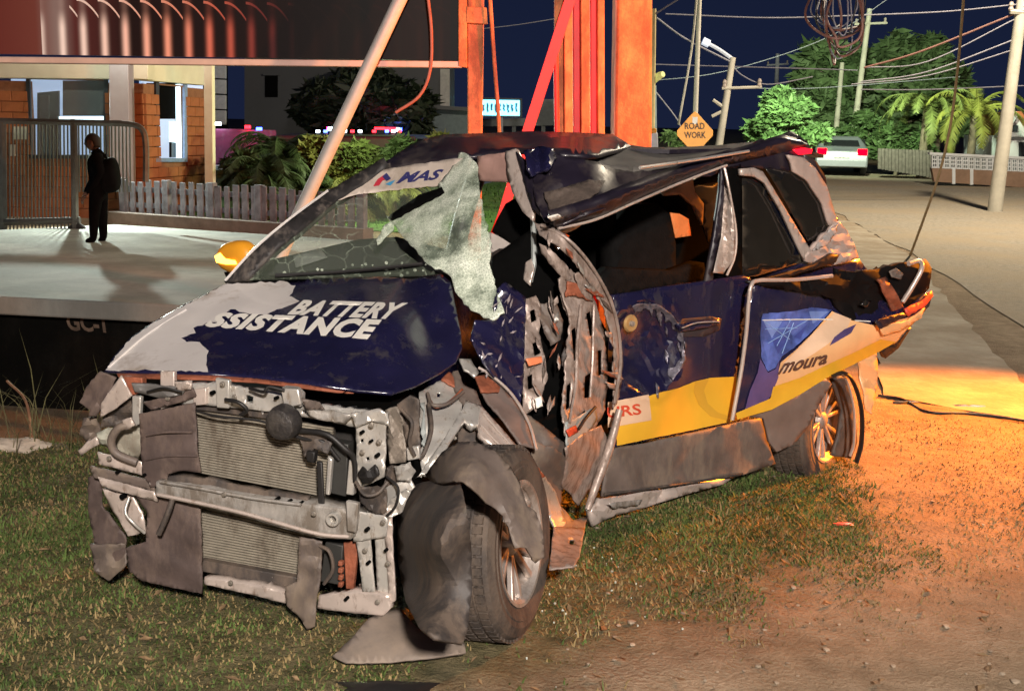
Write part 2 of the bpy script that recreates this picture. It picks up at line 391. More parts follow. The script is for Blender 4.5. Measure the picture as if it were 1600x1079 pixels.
# ------------------------------------------------------------------ grass
GRASSPOLY = [gnd(*p)[:2] for p in [(-250, 690), (170, 690), (420, 620), (700, 560), (1100, 600), (1300, 690), (1330, 740), (1360, 800), (1330, 860), (1260, 905), (1130, 945), (1010, 1010), (880, 1075), (700, 1100), (500, 1180), (-250, 1180)]]
def surface_z(X, Y):                           # height of the ground mesh itself
    i = np.clip(np.searchsorted(ys, Y) - 1, 0, len(ys) - 2); j = np.clip(np.searchsorted(xs, X) - 1, 0, nx - 2)
    u = (X - xs[j]) / (xs[j + 1] - xs[j]); w = (Y - ys[i]) / (ys[i + 1] - ys[i])
    return GZ[i, j] * (1 - u) * (1 - w) + GZ[i, j + 1] * u * (1 - w) + GZ[i + 1, j] * (1 - u) * w + GZ[i + 1, j + 1] * u * w
def inside_many(X, Y, poly):
    c = np.zeros(len(X), bool); j = len(poly) - 1
    for i in range(len(poly)):
        xi, yi = poly[i][0], poly[i][1]; xj, yj = poly[j][0], poly[j][1]
        c ^= ((yi > Y) != (yj > Y)) & (X < (xj - xi) * (Y - yi) / (yj - yi + 1e-12) + xi); j = i
    return c
def soft_noise(X, Y, seed):
    rg = np.random.default_rng(seed + 90); a = np.zeros(len(X))
    for k in range(14):
        f = 2.0 * 1.28 ** k; th = rg.uniform(0, 6.28); a += np.sin((X * math.cos(th) + Y * math.sin(th)) * f + rg.uniform(0, 6.28) + 1.5 * np.sin(X * .9 + Y * 1.3 * math.cos(th) + k)) / (1 + .22 * k)
    return a * .16
def blades(name, n, region, hmin, hmax, mat, label, width=.0034, thin=None, seed=1, soft=0.):
    rg = np.random.default_rng(seed); P = np.array(region); lo, hi = P.min(0), P.max(0)
    X = rg.uniform(lo[0], hi[0], n * 6); Y = rg.uniform(lo[1], hi[1], n * 6); w1 = soft_noise(X * .8, Y * .8, 77) * soft; w2 = soft_noise(X * .8 + 9, Y * .8, 78) * soft; k = inside_many(X + w1 + rg.normal(0, .12 * soft, len(X)), Y + w2 + rg.normal(0, .12 * soft, len(X)), region); X, Y = X[k], Y[k]
    N = soft_noise(X, Y, seed)
    if thin is not None: k = N + rg.uniform(-.5, .5, len(X)) > thin; X, Y, N = X[k], Y[k], N[k]
    Z = surface_z(X, Y) - .006; k = Z > -.45; X, Y, Z, N = X[k][:n], Y[k][:n], Z[k][:n], N[k][:n]; n = len(X)
    h = rg.uniform(hmin, hmax, n) * (1 + .5 * N) * np.where(rg.uniform(size=n) < .06, 1.9, 1); an = rg.uniform(0, 6.28, n); le = rg.uniform(.3, 1.6, n) * h; w = width * rg.uniform(.5, 1.5, n)
    dx, dy = np.cos(an), np.sin(an); sx, sy = -dy * w, dx * w
    V = np.stack([np.stack([X - sx, Y - sy, Z], 1), np.stack([X + sx, Y + sy, Z], 1), np.stack([X + dx * le * .4 + sx * .7, Y + dy * le * .4 + sy * .7, Z + h * .65], 1), np.stack([X + dx * le * .4 - sx * .7, Y + dy * le * .4 - sy * .7, Z + h * .65], 1), np.stack([X + dx * le, Y + dy * le, Z + h], 1)], 1).reshape(-1, 3)
    b = np.arange(n) * 5; me = bpy.data.meshes.new(name); me.vertices.add(len(V)); me.vertices.foreach_set('co', V.astype(np.float32).ravel())
    li = np.stack([b, b + 1, b + 2, b + 3, b + 3, b + 2, b + 4], 1).ravel(); me.loops.add(len(li)); me.loops.foreach_set('vertex_index', li.astype(np.int32))
    st = (np.arange(n)[:, None] * 7 + np.array([0, 4])).ravel(); me.polygons.add(2 * n); me.polygons.foreach_set('loop_start', st.astype(np.int32)); me.update(calc_edges=True); me.validate()
    o = link(name, me, mat, None, False, kind='stuff'); o['label'] = label; o['category'] = 'grass'; return o
TURFPOLY = GRASSPOLY
add_turf(g)
G1 = M('grass_green', (.075, .115, .03), .7, 0, .6, 3., spec=.2); G2 = M('grass_dry', (.25, .185, .085), .75, 0, .45, 5., spec=.2)
blades('grass', 115000, GRASSPOLY, .006, .024, G1, 'short green grass on the verge around the wreck', thin=-.12, seed=1, soft=1.)
blades('dry_grass', 85000, GRASSPOLY, .005, .022, G2, 'dry straw coloured grass mixed into the verge', thin=-.5, seed=2, soft=1.)
SANDPOLY = [gnd(*p)[:2] for p in [(1330, 655), (1700, 680), (1750, 860), (1480, 905), (1200, 1000), (1000, 1079), (880, 1075), (1130, 930), (1390, 850), (1440, 800), (1340, 690)]]
blades('sparse_dry_grass', 7000, SANDPOLY, .005, .02, G2, 'sparse flattened straw on the sandy ground at the right', thin=-.1, seed=3, soft=1.)
WEED = [(-4.2, 5.9), (-2.1, 5.9), (-1.9, 6.6), (-4.2, 6.6)]
blades('ditch_weeds', 420, WEED, .12, .42, M('weed_stem', (.12, .11, .045), .8, 0, .5, 5.), 'tall thin weeds along the edge of the dark ditch', .0028, seed=5)
# pebbles and clods
bm = bmesh.new()
for k in range(170):
    p = gnd(RNG.uniform(860, 1650), RNG.uniform(660, 1078)); r = RNG.uniform(.003, .010) * (1.8 if RNG.uniform() < .05 else 1)
    g0 = bmesh.ops.create_icosphere(bm, subdivisions=1, radius=r); 
    for v in g0['verts']: v.co = Vector((v.co.x * RNG.uniform(.8, 1.5), v.co.y * RNG.uniform(.8, 1.4), v.co.z * .6)) + Vector(p)
o = bmobj('gravel', bm, M('gravel', (.30, .245, .18), .9, var=.5, scale=20), None, kind='stuff'); o['label'] = 'small stones scattered over the sandy ground'; o['category'] = 'gravel'
# crumbs of glass and dead leaves dropped round the wreck
bm = bmesh.new()
for k in range(50):
    p = gnd(RNG.normal(900, 90), RNG.normal(930, 60)); p[2] = float(surface_z(np.array([p[0]]), np.array([p[1]]))[0]) + .006
    g0 = bmesh.ops.create_cube(bm, size=RNG.uniform(.003, .007)); R_ = Matrix.Rotation(RNG.uniform(0, 6), 3, Vector((RNG.normal(), RNG.normal(), RNG.normal())))
    for v in g0['verts']: v.co = R_ @ v.co + Vector(p)
o = bmobj('glass_crumbs', bm, M('glass_crumb', (.55, .62, .55), .1, spec=.8), None, False, kind='stuff'); o['label'] = 'crumbs of broken glass scattered on the ground by the front wheel'; o['category'] = 'glass'
LV, LF = [], []
for k in range(150):
    p = gnd(RNG.uniform(-40, 1600), RNG.uniform(760, 1078)); p[2] = float(surface_z(np.array([p[0]]), np.array([p[1]]))[0]) + .012; a_ = RNG.uniform(0, 6.28); s_ = RNG.uniform(.012, .032)
    d1 = np.array([math.cos(a_), math.sin(a_), RNG.uniform(-.3, .5)]) * s_; d2 = np.array([-math.sin(a_), math.cos(a_), RNG.uniform(-.4, .4)]) * s_ * .4; i0 = len(LV)
    LV += [p - d1, p + d2, p + d1, p - d2 + np.array([0, 0, .006])]; LF += [(i0, i0 + 1, i0 + 2), (i0, i0 + 2, i0 + 3)]
o = raw('leaf_litter', LV, LF, M('dead_leaf', (.20, .13, .065), .8, 0, .6, 30.), None, False, kind='stuff'); o['label'] = 'small dead leaves scattered over the verge'; o['category'] = 'leaves'
# bits of debris
DARK = M('black_plastic', (.012, .011, .011), .5, var=.3)
for i, (px, py, s, lb) in enumerate([(1415, 632, .06, 'thin black plastic shard lying on the concrete beside the wheel'), (1513, 638, .07, 'small dark lump of debris on the concrete at the right'), (1318, 822, .03, 'bright red plastic splinter lying on the sandy grass'), (600, 1084, .10, 'black plastic fragment at the bottom edge of the picture')]):
    p = gnd(px, py, .012); sm = M('red_plastic', (.6, .08, .05), .4) if i == 2 else DARK
    bm = bmesh.new(); bmesh.ops.create_icosphere(bm, subdivisions=2, radius=s)
    for v in bm.verts:
        q = v.co.copy(); v.co = Vector((round(q.x / s * 2.2) / 2.2 * s * 1.5, q.y * .5, q.z * .22)) * (1 + .6 * mnoise.noise(q / s * 2.5 + Vector((i, 3, 1)))) + Vector(p)
    tag(bmobj('debris_fragment', bm, sm), lb, 'debris')
tag(tube('cable', [gnd(1372, 622, .02), gnd(1410, 628, .02), gnd(1450, 648, .02), gnd(1530, 652, .02), gnd(1640, 668, .02)], .009, DARK), 'black cable lying across the edge of the concrete at the right', 'cable')
tag(tube('twig', [gnd(14, 640, .18), gnd(42, 662, .14), gnd(50, 690, .03)], .008, M('twig_bark', (.35, .17, .09), .8)), 'forked reddish dry twig at the ditch edge', 'twig')
bm = bmesh.new(); bmesh.ops.create_icosphere(bm, subdivisions=3, radius=.16)
for v in bm.verts: q = v.co.copy(); v.co = Vector((q.x * 1.3, q.y * .7, q.z * .35)) * (1 + .35 * mnoise.fractal(q * 12, 1, 2, 3)) + Vector(gnd(14, 700))
tag(bmobj('rubble_lump', bm, M('rubble', (.5, .42, .34), .95, var=.3, bump=.4)), 'pale lump of rubble at the left edge beside the ditch', 'rubble')

# ================================================================== THE WRECK
NAVY = M('navy_paint', (.011, .010, .036), .24, 0, .25, 5., .05, 30., coat=.7, spec=.5, dirt=(.035, .03, .036), damt=.12, dscale=14.)
BLACKP = M('dark_paint', (.012, .009, .017), .42, 0, .4, 6., .05, 30., coat=.2, dirt=(.05, .038, .036), damt=.25)
WHITE = M('white_paint', (.70, .66, .63), .35, 0, .06, 4., 0.03, 20., coat=.5, dirt=(.35, .28, .22), damt=.15)
PRIMER = M('bare_metal_pale', (.58, .56, .52), .32, .55, .12, 14., .03, 90., dirt=(.24, .19, .14), damt=.14, dscale=36.)
PINK = M('painted_inner_metal', (.54, .46, .41), .34, .35, .12, 10., .03, 60., dirt=(.24, .17, .13), damt=.14, dscale=34.)
RUST = M('rust_red_metal', (.26, .08, .04), .7, .1, .4, 14., .3)
ALU = M('aluminium_dull', (.44, .42, .39), .4, .45, .2, 20., .05, 90., dirt=(.15, .12, .09), damt=.4, dscale=18.)
GREYPL = M('dusty_plastic', (.12, .095, .082), .55, 0, .25, 9., .06, 90., dirt=(.2, .155, .115), damt=.3, dscale=9.)
LINER = M('dusty_liner', (.045, .038, .035), .6, 0, .3, 7., .08, 90., dirt=(.14, .105, .08), damt=.35, dscale=8.)
BROWNPL = M('brown_dusty_plastic', (.075, .053, .047), .7, 0, .25, 8., .1, 40., dirt=(.14, .10, .08), damt=.3, dscale=9.)
RUBBER = M('tyre_rubber', (.035, .029, .026), .8, 0, .35, 14., .25, 60., dirt=(.11, .082, .062), damt=.5, dscale=10.)
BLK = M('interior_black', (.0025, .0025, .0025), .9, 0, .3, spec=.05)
SEAT = M('seat_fabric', (.007, .0065, .0065), .9, 0, .3, 20., .2, spec=.1)
YEL = M('yellow_vinyl', (.72, .40, .03), .4, 0, .1, 3., coat=.25)
YEL2 = M('gold_vinyl', (.60, .33, .03), .4, 0, .1, 3., coat=.25)
ORG = M('orange_vinyl', (.78, .44, .20), .42, 0, .12, 3., coat=.25)
CRM = M('pale_vinyl', (.70, .48, .32), .45, 0, .12, 4., coat=.2)
BLU = M('blue_print_vinyl', (.07, .11, .36), .35, 0, .75, 9., coat=.3)
BLU2 = M('violet_vinyl', (.09, .06, .17), .4, 0, .3, 4., coat=.3)
RED = M('red_lettering', (.6, .07, .03), .5)
INK = M('brown_lettering', (.10, .045, .03), .55)
LETW = M('white_lettering', (.80, .77, .70), .5, var=.04)

wreck = thing('wrecked_car', CO, 'wrecked navy and white people carrier with torn off front and crushed side', 'car')

# ---- bonnet
hood = Surf([(163, 580, cX(163, 580, .5)), (240, 581, cZ(240, 581, .87)), (325, 583, cZ(325, 583, .885)), (480, 597, cZ(480, 597, .875)), (600, 614, cZ(600, 614, .845)), (650, 603, cX(650, 603, -.06)), (700, 575, cX(700, 575, -.28)), (722, 540, cX(722, 540, -.42)),
             (300, 520, cX(300, 520, .15)), (450, 500, cX(450, 500, -.1)), (600, 500, cX(600, 500, -.22)), (690, 480, cX(690, 480, -.52)), (705, 432, cX(705, 432, -.68)), (600, 432, cX(600, 432, -.62)), (450, 438, cX(450, 438, -.42)), (355, 442, cX(355, 442, -.25)), (560, 560, cX(560, 560, .0)), (665, 455, cX(665, 455, -.56)), (380, 560, cX(380, 560, .2))], .018, 70, 1)
def hoodf(px, py, d=0.):
    # dents of the left corner
    k = .05 * math.exp(-((px - 668) / 22) ** 2 - ((py - 520) / 34) ** 2) - .035 * math.exp(-((px - 690) / 18) ** 2 - ((py - 465) / 30) ** 2)
    k += .012 * math.exp(-((px - 560 + (py - 480) * .9) / 20) ** 2)
    return hood(px, py, d - k)
HP = [(163, 580), (178, 556), (205, 526), (240, 502), (290, 474), (355, 442), (400, 441), (450, 438), (520, 434), (600, 432), (640, 436), (668, 430), (690, 428), (704, 440), (712, 480), (720, 520), (722, 545), (712, 565), (690, 580), (650, 602), (612, 614), (560, 610), (480, 598), (400, 588), (325, 583), (240, 581)]
bonnet = sheet('bonnet', HP, hoodf, NAVY, wreck, .012, 9)
sheet('white_film', [(165, 578), (180, 556), (206, 527), (241, 503), (291, 475), (356, 443), (400, 442), (444, 439), (462, 446), (452, 462), (468, 470), (440, 482), (415, 492), (388, 490), (360, 483), (346, 492), (350, 502), (330, 503), (302, 512), (306, 520), (283, 528), (292, 534), (312, 534), (326, 548), (322, 570), (325, 581), (240, 579)], hoodf, WHITE, bonnet, .0, 7, 2.2, 3, .005)
text('lettering_battery', 'BATTERY', [(448, 491), (622, 499), (638, 473), (466, 468)], hoodf, LETW, bonnet, .007, .3, .05, 1.1)
text('lettering_assistance', 'SSISTANCE', [(318, 510), (585, 531), (597, 499), (335, 487)], hoodf, LETW, bonnet, .007, .3, .055, 1.1)
sheet('bonnet_lip', [(180, 580), (240, 579), (325, 582), (400, 587), (480, 597), (560, 609), (600, 613), (560, 616), (480, 606), (400, 596), (325, 592), (240, 590), (185, 588)], lambda x, y, d=0.: hoodf(x, min(y, 612), d - .02) + np.array([0, 0, 0]), RUST, bonnet, .006, 8)
tube('bonnet_edge_highlight', [hoodf(170, 574, .004), hoodf(190, 556, .006), hoodf(230, 522, .006), hoodf(290, 484, .006)], .006, WHITE, bonnet, 6)  # white tube stands in for the highlight along the bonnet edge

# ---- windscreen
wsS = Surf([(365, 440, cX(365, 440, -.30)), (420, 370, cY(420, 370, -1.6)), (500, 315, cY(500, 315, -1.58)), (600, 250, cY(600, 250, -1.5)), (745, 250, cX(745, 250, -1.08)), (760, 400, cX(760, 400, -.86)), (700, 432, cX(700, 432, -.74)), (785, 495, cX(785, 495, -.72)), (520, 432, cX(520, 432, -.52)), (640, 330, cX(640, 330, -.95))])
GLASS = M('windscreen_glass', (.30, .38, .27), .06, 0, .5, 7., trans=.0, alpha=.10, spec=.5)  # green tint stands in for a faint reflection
def cracked_material():
    m = bpy.data.materials.new('cracked_windscreen'); m.use_nodes = True; t = m.node_tree; b = t.nodes['Principled BSDF']; L = t.links.new
    tc = t.nodes.new('ShaderNodeTexCoord'); n = t.nodes.new('ShaderNodeTexNoise'); n.inputs['Scale'].default_value = 5; n.inputs['Detail'].default_value = 4; L(tc.outputs['Object'], n.inputs['Vector'])
    ad = t.nodes.new('ShaderNodeMix'); ad.data_type = 'VECTOR'; ad.inputs[0].default_value = .16; L(tc.outputs['Object'], ad.inputs[4]); L(n.outputs['Color'], ad.inputs[5])
    v = t.nodes.new('ShaderNodeTexVoronoi'); v.feature = 'DISTANCE_TO_EDGE'; v.inputs['Scale'].default_value = 11; L(ad.outputs[1], v.inputs['Vector'])
    r = t.nodes.new('ShaderNodeMapRange'); r.inputs[1].default_value = 0; r.inputs[2].default_value = .022; r.inputs[3].default_value = .40; r.inputs[4].default_value = .06; L(v.outputs['Distance'], r.inputs[0])
    n2 = t.nodes.new('ShaderNodeTexNoise'); n2.inputs['Scale'].default_value = 3; L(tc.outputs['Object'], n2.inputs['Vector']); r2 = t.nodes.new('ShaderNodeMapRange'); r2.inputs[1].default_value = .42; r2.inputs[2].default_value = .6; L(n2.outputs['Fac'], r2.inputs[0])
    mm = t.nodes.new('ShaderNodeMix'); mm.inputs[2].default_value = .06; L(r2.outputs[0], mm.inputs[0]); L(r.outputs[0], mm.inputs[3]); L(mm.outputs[0], b.inputs['Alpha'])
    b.inputs['Base Color'].default_value = (.42, .5, .38, 1); b.inputs['Roughness'].default_value = .05; return m  # thin pale green film also stands in for reflected haze on the pane
GLASS = cracked_material()
ws = sheet('windscreen', [(372, 438), (430, 385), (505, 318), (600, 300), (690, 291), (672, 300), (640, 330), (606, 350), (625, 388), (660, 415), (690, 430), (600, 432), (450, 436)], wsS, GLASS, wreck, .004, 14)
sheet('sunstrip', [(498, 320), (545, 290), (590, 267), (640, 258), (700, 249), (724, 247), (712, 262), (722, 272), (700, 276), (692, 290), (640, 294), (560, 303)], wsS, M('sunstrip_film', (.50, .43, .37), .5, 0, .08, 5., dirt=(.3, .25, .2), damt=.2), ws, .003, 9, 1.5, 2, .006)
text('sunstrip_lettering', 'MAS', [(618, 287), (688, 280), (694, 264), (628, 269)], wsS, M('navy_lettering', (.03, .03, .12), .5), ws, .010, .3, .035)
sheet('red_emblem', [(583, 291), (590, 280), (600, 273), (605, 280), (598, 282), (592, 290)], wsS, M('red_print', (.45, .03, .05), .5), ws, .0, 5, 0, 0, .010)
sheet('blue_emblem', [(597, 276), (604, 270), (611, 279), (604, 283)], wsS, M('navy_lettering', (.03, .03, .12), .5), ws, .0, 5, 0, 0, .011)
sheet('cyan_emblem', [(602, 288), (609, 284), (618, 281), (610, 290)], wsS, M('cyan_print', (.05, .25, .45), .5), ws, .0, 5, 0, 0, .010)
def shatter_material():
    m = bpy.data.materials.new('shattered_glass'); m.use_nodes = True; t = m.node_tree; b = t.nodes['Principled BSDF']; L = t.links.new
    tc = t.nodes.new('ShaderNodeTexCoord'); v = t.nodes.new('ShaderNodeTexVoronoi'); v.feature = 'DISTANCE_TO_EDGE'; v.inputs['Scale'].default_value = 85; L(tc.outputs['Object'], v.inputs['Vector'])
    n = t.nodes.new('ShaderNodeTexNoise'); n.inputs['Scale'].default_value = 4; n.inputs['Detail'].default_value = 10; n.inputs['Roughness'].default_value = .7; L(tc.outputs['Object'], n.inputs['Vector'])
    r = t.nodes.new('ShaderNodeValToRGB'); e = r.color_ramp.elements; e[0].position = .40; e[0].color = (.30, .36, .29, 1); e[1].position = .60; e[1].color = (.80, .84, .76, 1); x = e.new(.5); x.color = (.60, .66, .57, 1); L(n.outputs['Fac'], r.inputs[0])
    c = t.nodes.new('ShaderNodeValToRGB'); c.color_ramp.elements[0].position = .0; c.color_ramp.elements[0].color = (1.35, 1.35, 1.3, 1); c.color_ramp.elements[1].position = .12; c.color_ramp.elements[1].color = (.72, .76, .70, 1); L(v.outputs['Distance'], c.inputs[0])
    mx = t.nodes.new('ShaderNodeMix'); mx.data_type = 'RGBA'; mx.blend_type = 'MULTIPLY'; mx.inputs[0].default_value = 1; L(r.outputs[0], mx.inputs[6]); L(c.outputs[0], mx.inputs[7])
    ar = t.nodes.new('ShaderNodeMapRange'); ar.inputs[1].default_value = .36; ar.inputs[2].default_value = .55; ar.inputs[3].default_value = .15; ar.inputs[4].default_value = .82; L(n.outputs['Fac'], ar.inputs[0]); L(ar.outputs[0], b.inputs['Alpha'])
    L(mx.outputs[2], b.inputs['Base Color']); b.inputs['Roughness'].default_value = .35
    bp = t.nodes.new('ShaderNodeBump'); bp.inputs['Strength'].default_value = .6; bp.inputs['Distance'].default_value = .004; L(v.outputs['Distance'], bp.inputs['Height']); L(bp.outputs[0], b.inputs['Normal'])
    return m
SHAT = shatter_material(); MATS['shattered_glass'] = SHAT
shS = Surf([(608, 338, cX(608, 338, -.92)), (690, 290, cX(690, 290, -1.0)), (745, 250, cX(745, 250, -1.06)), (762, 340, cX(762, 340, -.86)), (770, 440, cX(770, 440, -.72)), (780, 500, cX(780, 500, -.64)), (700, 432, cX(700, 432, -.66)), (640, 385, cX(640, 385, -.74)), (680, 360, cX(680, 360, -.80)), (715, 330, cX(715, 330, -.84))], .016, 38, 4, 0, True)
sh = sheet('shattered_glass', [(603, 337), (622, 335), (650, 318), (690, 300), (684, 288), (700, 270), (712, 252), (716, 238), (730, 240), (744, 254), (750, 300), (758, 345), (768, 380), (764, 410), (776, 450), (788, 488), (770, 500), (735, 484), (716, 462), (700, 428), (668, 412), (640, 382), (622, 362)], shS, SHAT, ws, .008, 7, 3.0, 8)
sheet('glass_fold', [(588, 374), (600, 352), (612, 344), (616, 356), (600, 372), (590, 382)], lambda x, y, d=0.: wsS(x, y, d + .03), SHAT, ws, .008, 6, 1.5, 4)
sheet('glass_edge', [(690, 292), (660, 302), (628, 322), (606, 340), (612, 344), (640, 330), (680, 308), (694, 300)], lambda x, y, d=0.: shS(x, y, d + .02), BLK, ws, .004, 8, 2., 6)
for k in range(26):
    px, py = RNG.uniform(440, 690), RNG.uniform(408, 432); p = wsS(px, py, -.05)
    bm = bmesh.new(); bmesh.ops.create_icosphere(bm, subdivisions=1, radius=RNG.uniform(.004, .010))
    bmesh.ops.translate(bm, verts=bm.verts[:], vec=Vector(p)); bmobj('glass_crumb', bm, SHAT, ws, False)
# scuttle, dashboard, wiper
sheet('scuttle', [(360, 441), (450, 425), (560, 418), (650, 415), (706, 432), (700, 440), (600, 436), (450, 442)], lambda x, y, d=0.: wsS(x, y, d - .06), BLK, wreck, .02, 14)
tube('wiper', [wsS(430, 430, .03), wsS(540, 424, .035), wsS(660, 412, .03)], .008, DARK, wreck, 6)
sheet('dashboard', [(385, 437), (430, 404), (500, 388), (560, 374), (620, 370), (700, 390), (715, 436), (500, 438)], lambda x, y, d=0.: wsS(x, y, d - .25), M('dashboard_plastic', (.008, .008, .009), .75, 0, .4, 14.), wreck, .05, 16)
sheet('dashboard_paper', [(458, 400), (500, 388), (512, 402), (462, 418)], lambda x, y, d=0.: wsS(x, y, d - .22), M('grey_cloth', (.10, .11, .10), .8), wreck, .004, 12)
# right A pillar
apS = lambda x, y, d=0.: wsS(x, y, d + .02)
sheet('pillar', [(350, 440), (395, 392), (450, 345), (510, 300), (560, 270), (600, 246), (606, 258), (566, 288), (520, 316), (480, 350), (430, 390), (385, 437)], apS, M('pillar_black', (.02, .018, .018), .55, 0, .5, 12., dirt=(.12, .1, .085), damt=.25, dscale=14), wreck, .05, 10, 1.0, 2)
tube('pillar_edge', [apS(352, 438, .012), apS(398, 388, .012), apS(452, 342, .012), apS(512, 298, .012)], .006, WHITE, wreck, 6)

# ---- right mirror with lit indicator
mp = cY(372, 402, -1.93)
mir = bmesh.new(); bmesh.ops.create_icosphere(mir, subdivisions=4, radius=1)
Rm = Matrix(((LY[0], -FX[0], 0, 0), (LY[1], -FX[1], 0, 0), (0, 0, 1, 0), (0, 0, 0, 1)))
for v in mir.verts:
    q = v.co.copy(); e = 2.6
    n = (abs(q.x) ** e + abs(q.y) ** e + abs(q.z) ** e) ** (1 / e); q = q / n
    q = Vector((q.x * .115 * (1 - .12 * q.z), q.y * .06 * (1 - .1 * q.x), q.z * .078 * (1 + .18 * q.x)))
    v.co = Rm @ q + Vector(mp)
mirror = bmobj('mirror', mir, M('orange_mirror_shell', (.78, .33, .02), .35, 0, .05, coat=.5), wreck)
sheet('indicator_lamp', [(335, 400), (343, 395), (352, 404), (366, 407), (368, 413), (352, 413), (338, 410)], lambda x, y, d=0.: hit(x, y, FX, Vector(mp) + Vector(FX) * (.062)), M('indicator_glow', (1, .42, .05), .4, emit=9., ecol=(1, .38, .04)), mirror, .01, 5)
sheet('mirror_base', [(350, 425), (378, 420), (384, 412), (398, 430), (372, 440), (356, 440)], lambda x, y, d=0.: hit(x, y, FX, Vector(mp) - Vector(FX) * .02), DARK, mirror, .05, 9)

# ---- front end ---------------------------------------------------------------
def pl(name, poly, mat, off=0., th=.03, parent=None, bev=.004): return plate(name, poly, FP, mat, parent or wreck, th, off, bev)
def fs(name, poly, mat, off=0., th=.006, amp=.015, sc=40, seed=0, ragged=0., parent=None, step=7, holes=()):
    th = th if 'beam' in name or 'bar' in name else min(th, .008); amp *= .8
    return sheet(name, poly, crumpled(FP, amp, sc, seed, .6), mat, parent or wreck, th, step, ragged, seed, off, holes)
# dark mass of engine and radiator fan behind everything
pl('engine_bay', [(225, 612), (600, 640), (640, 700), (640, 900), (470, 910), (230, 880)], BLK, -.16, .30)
pl('fan_shroud', [(240, 630), (560, 660), (560, 880), (250, 850)], M('fan_shroud', (.02, .018, .017), .6), -.12, .03)
def fin_material():
    m = M('radiator_fins', (.36, .325, .26), .5, .4, .15, 30., dirt=(.15, .12, .09), damt=.25, dscale=12); return m
def core(name, q, rows, off):
    tl, tr, br, bl = [np.array(p, float) for p in q]
    c = thing if False else None
    base = pl(name, [tl, tr, br, bl], M('core_dark', (.06, .05, .04), .7), off - .012, .03)
    V = []; F = []
    for i in range(rows):
        t0, t1 = i / rows, (i + .62) / rows
        a, b, c2, d = tl + (bl - tl) * t0, tr + (br - tr) * t0, tr + (br - tr) * t1, tl + (bl - tl) * t1
        P0 = [FP(*p, off) for p in (a, b, c2, d)]; P1 = [p - FN * .012 for p in P0]; k = len(V); V += P0 + P1
        F += [(k, k + 1, k + 2, k + 3), (k, k + 4, k + 5, k + 1), (k + 3, k + 2, k + 6, k + 7), (k, k + 3, k + 7, k + 4), (k + 1, k + 5, k + 6, k + 2)]
    fo = raw('cooling_fins', V, F, fin_material(), base, False); fo['kind'] = 'stuff'
    return base
core('condenser', [(305, 636), (520, 668), (512, 778), (313, 740)], 26, -.02)
core('radiator', [(312, 770), (500, 812), (486, 902), (312, 872)], 24, -.04)
pl('core_top_rail', [(303, 626), (420, 640), (440, 648), (440, 662), (420, 655), (303, 640)], LINER, .0, .03)
pl('core_bottom_rail', [(312, 874), (470, 903), (468, 922), (316, 893)], LINER, -.01, .05)
# upper tie bar with brackets and holes
fs('tie_bar', [(270, 600), (330, 598), (400, 608), (470, 628), (560, 640), (602, 648), (600, 672), (560, 668), (480, 652), (400, 640), (340, 634), (275, 630)], PRIMER, .03, .03, .02, 45, 3, .8, holes=[[(308, 610), (318, 608), (322, 618), (312, 622)], [(384, 616), (396, 620), (394, 632), (383, 628)], [(470, 640), (484, 642), (482, 648), (470, 646)]])
pl('bracket', [(250, 580), (272, 580), (273, 630), (250, 640)], PINK, .04, .02)
pl('bracket', [(336, 590), (358, 594), (357, 638), (338, 637)], PRIMER, .06, .02)
pl('bracket', [(440, 604), (462, 606), (472, 616), (470, 636), (440, 630)], PRIMER, .07, .03)
pl('bracket', [(300, 608), (322, 606), (322, 632), (302, 634)], PINK, .045, .02)
fs('latch_plate', [(205, 598), (250, 602), (290, 606), (285, 616), (250, 622), (210, 612)], M('grey_metal', (.16, .155, .15), .5, .4), .07, .012, .02, 30, 5)
fs('latch_plate', [(222, 628), (250, 622), (300, 606), (306, 620), (262, 634), (236, 640)], BROWNPL, .055, .015, .02, 30, 6)
tube('latch_cable', [FP(390, 606, .08), FP(412, 612, .10), FP(420, 604, .10), FP(445, 610, .09)], .006, DARK, wreck)
tube('release_cable', [FP(352, 624, .09), FP(372, 628, .1), FP(386, 640, .09), FP(376, 648, .08)], .007, DARK, wreck)
# horn
hc = FP(447, 657, .10)
horn = spin('horn', [(.0, .055), (.03, .055), (.052, .045), (.060, .02), (.060, -.005), (.05, -.02), (.0, -.03)], hc, FN + np.array([-.1, 0, -.1]), M('horn_black', (.022, .02, .02), .45, 0, .4, 20., .3, dirt=(.1, .085, .07), damt=.2), wreck, 20)
pl('horn_bracket', [(438, 606), (466, 608), (470, 632), (444, 638)], PRIMER, .09, .025, horn)
fs('wiring_block', [(458, 668), (500, 672), (520, 690), (512, 708), (490, 700), (476, 716), (470, 690)], LINER, .08, .03, .03, 20, 2, 1.5)
pl('connector', [(478, 704), (492, 706), (490, 724), (478, 720)], DARK, .10, .03)
tube('wiring_loom', [FP(468, 672, .09), FP(510, 678, .1), FP(538, 700, .09), FP(553, 716, .07), FP(556, 752, .06)], .010, DARK, wreck)
tube('wiring_loom', [FP(430, 664, .06), FP(470, 684, .07), FP(505, 690, .07), FP(530, 718, .05)], .007, DARK, wreck)
pl('hanging_strap', [(494, 720), (503, 722), (506, 788), (497, 792)], DARK, .09, .012)
pl('oil_cooler', [(518, 690), (544, 694), (540, 776), (514, 770)], M('cooler_black', (.03, .03, .028), .5), .03, .05)
pl('bracket', [(512, 712), (519, 718), (514, 774), (508, 772)], PRIMER, .06, .02)
pl('bracket', [(545, 718), (556, 722), (552, 774), (540, 772)], PRIMER, .05, .03)
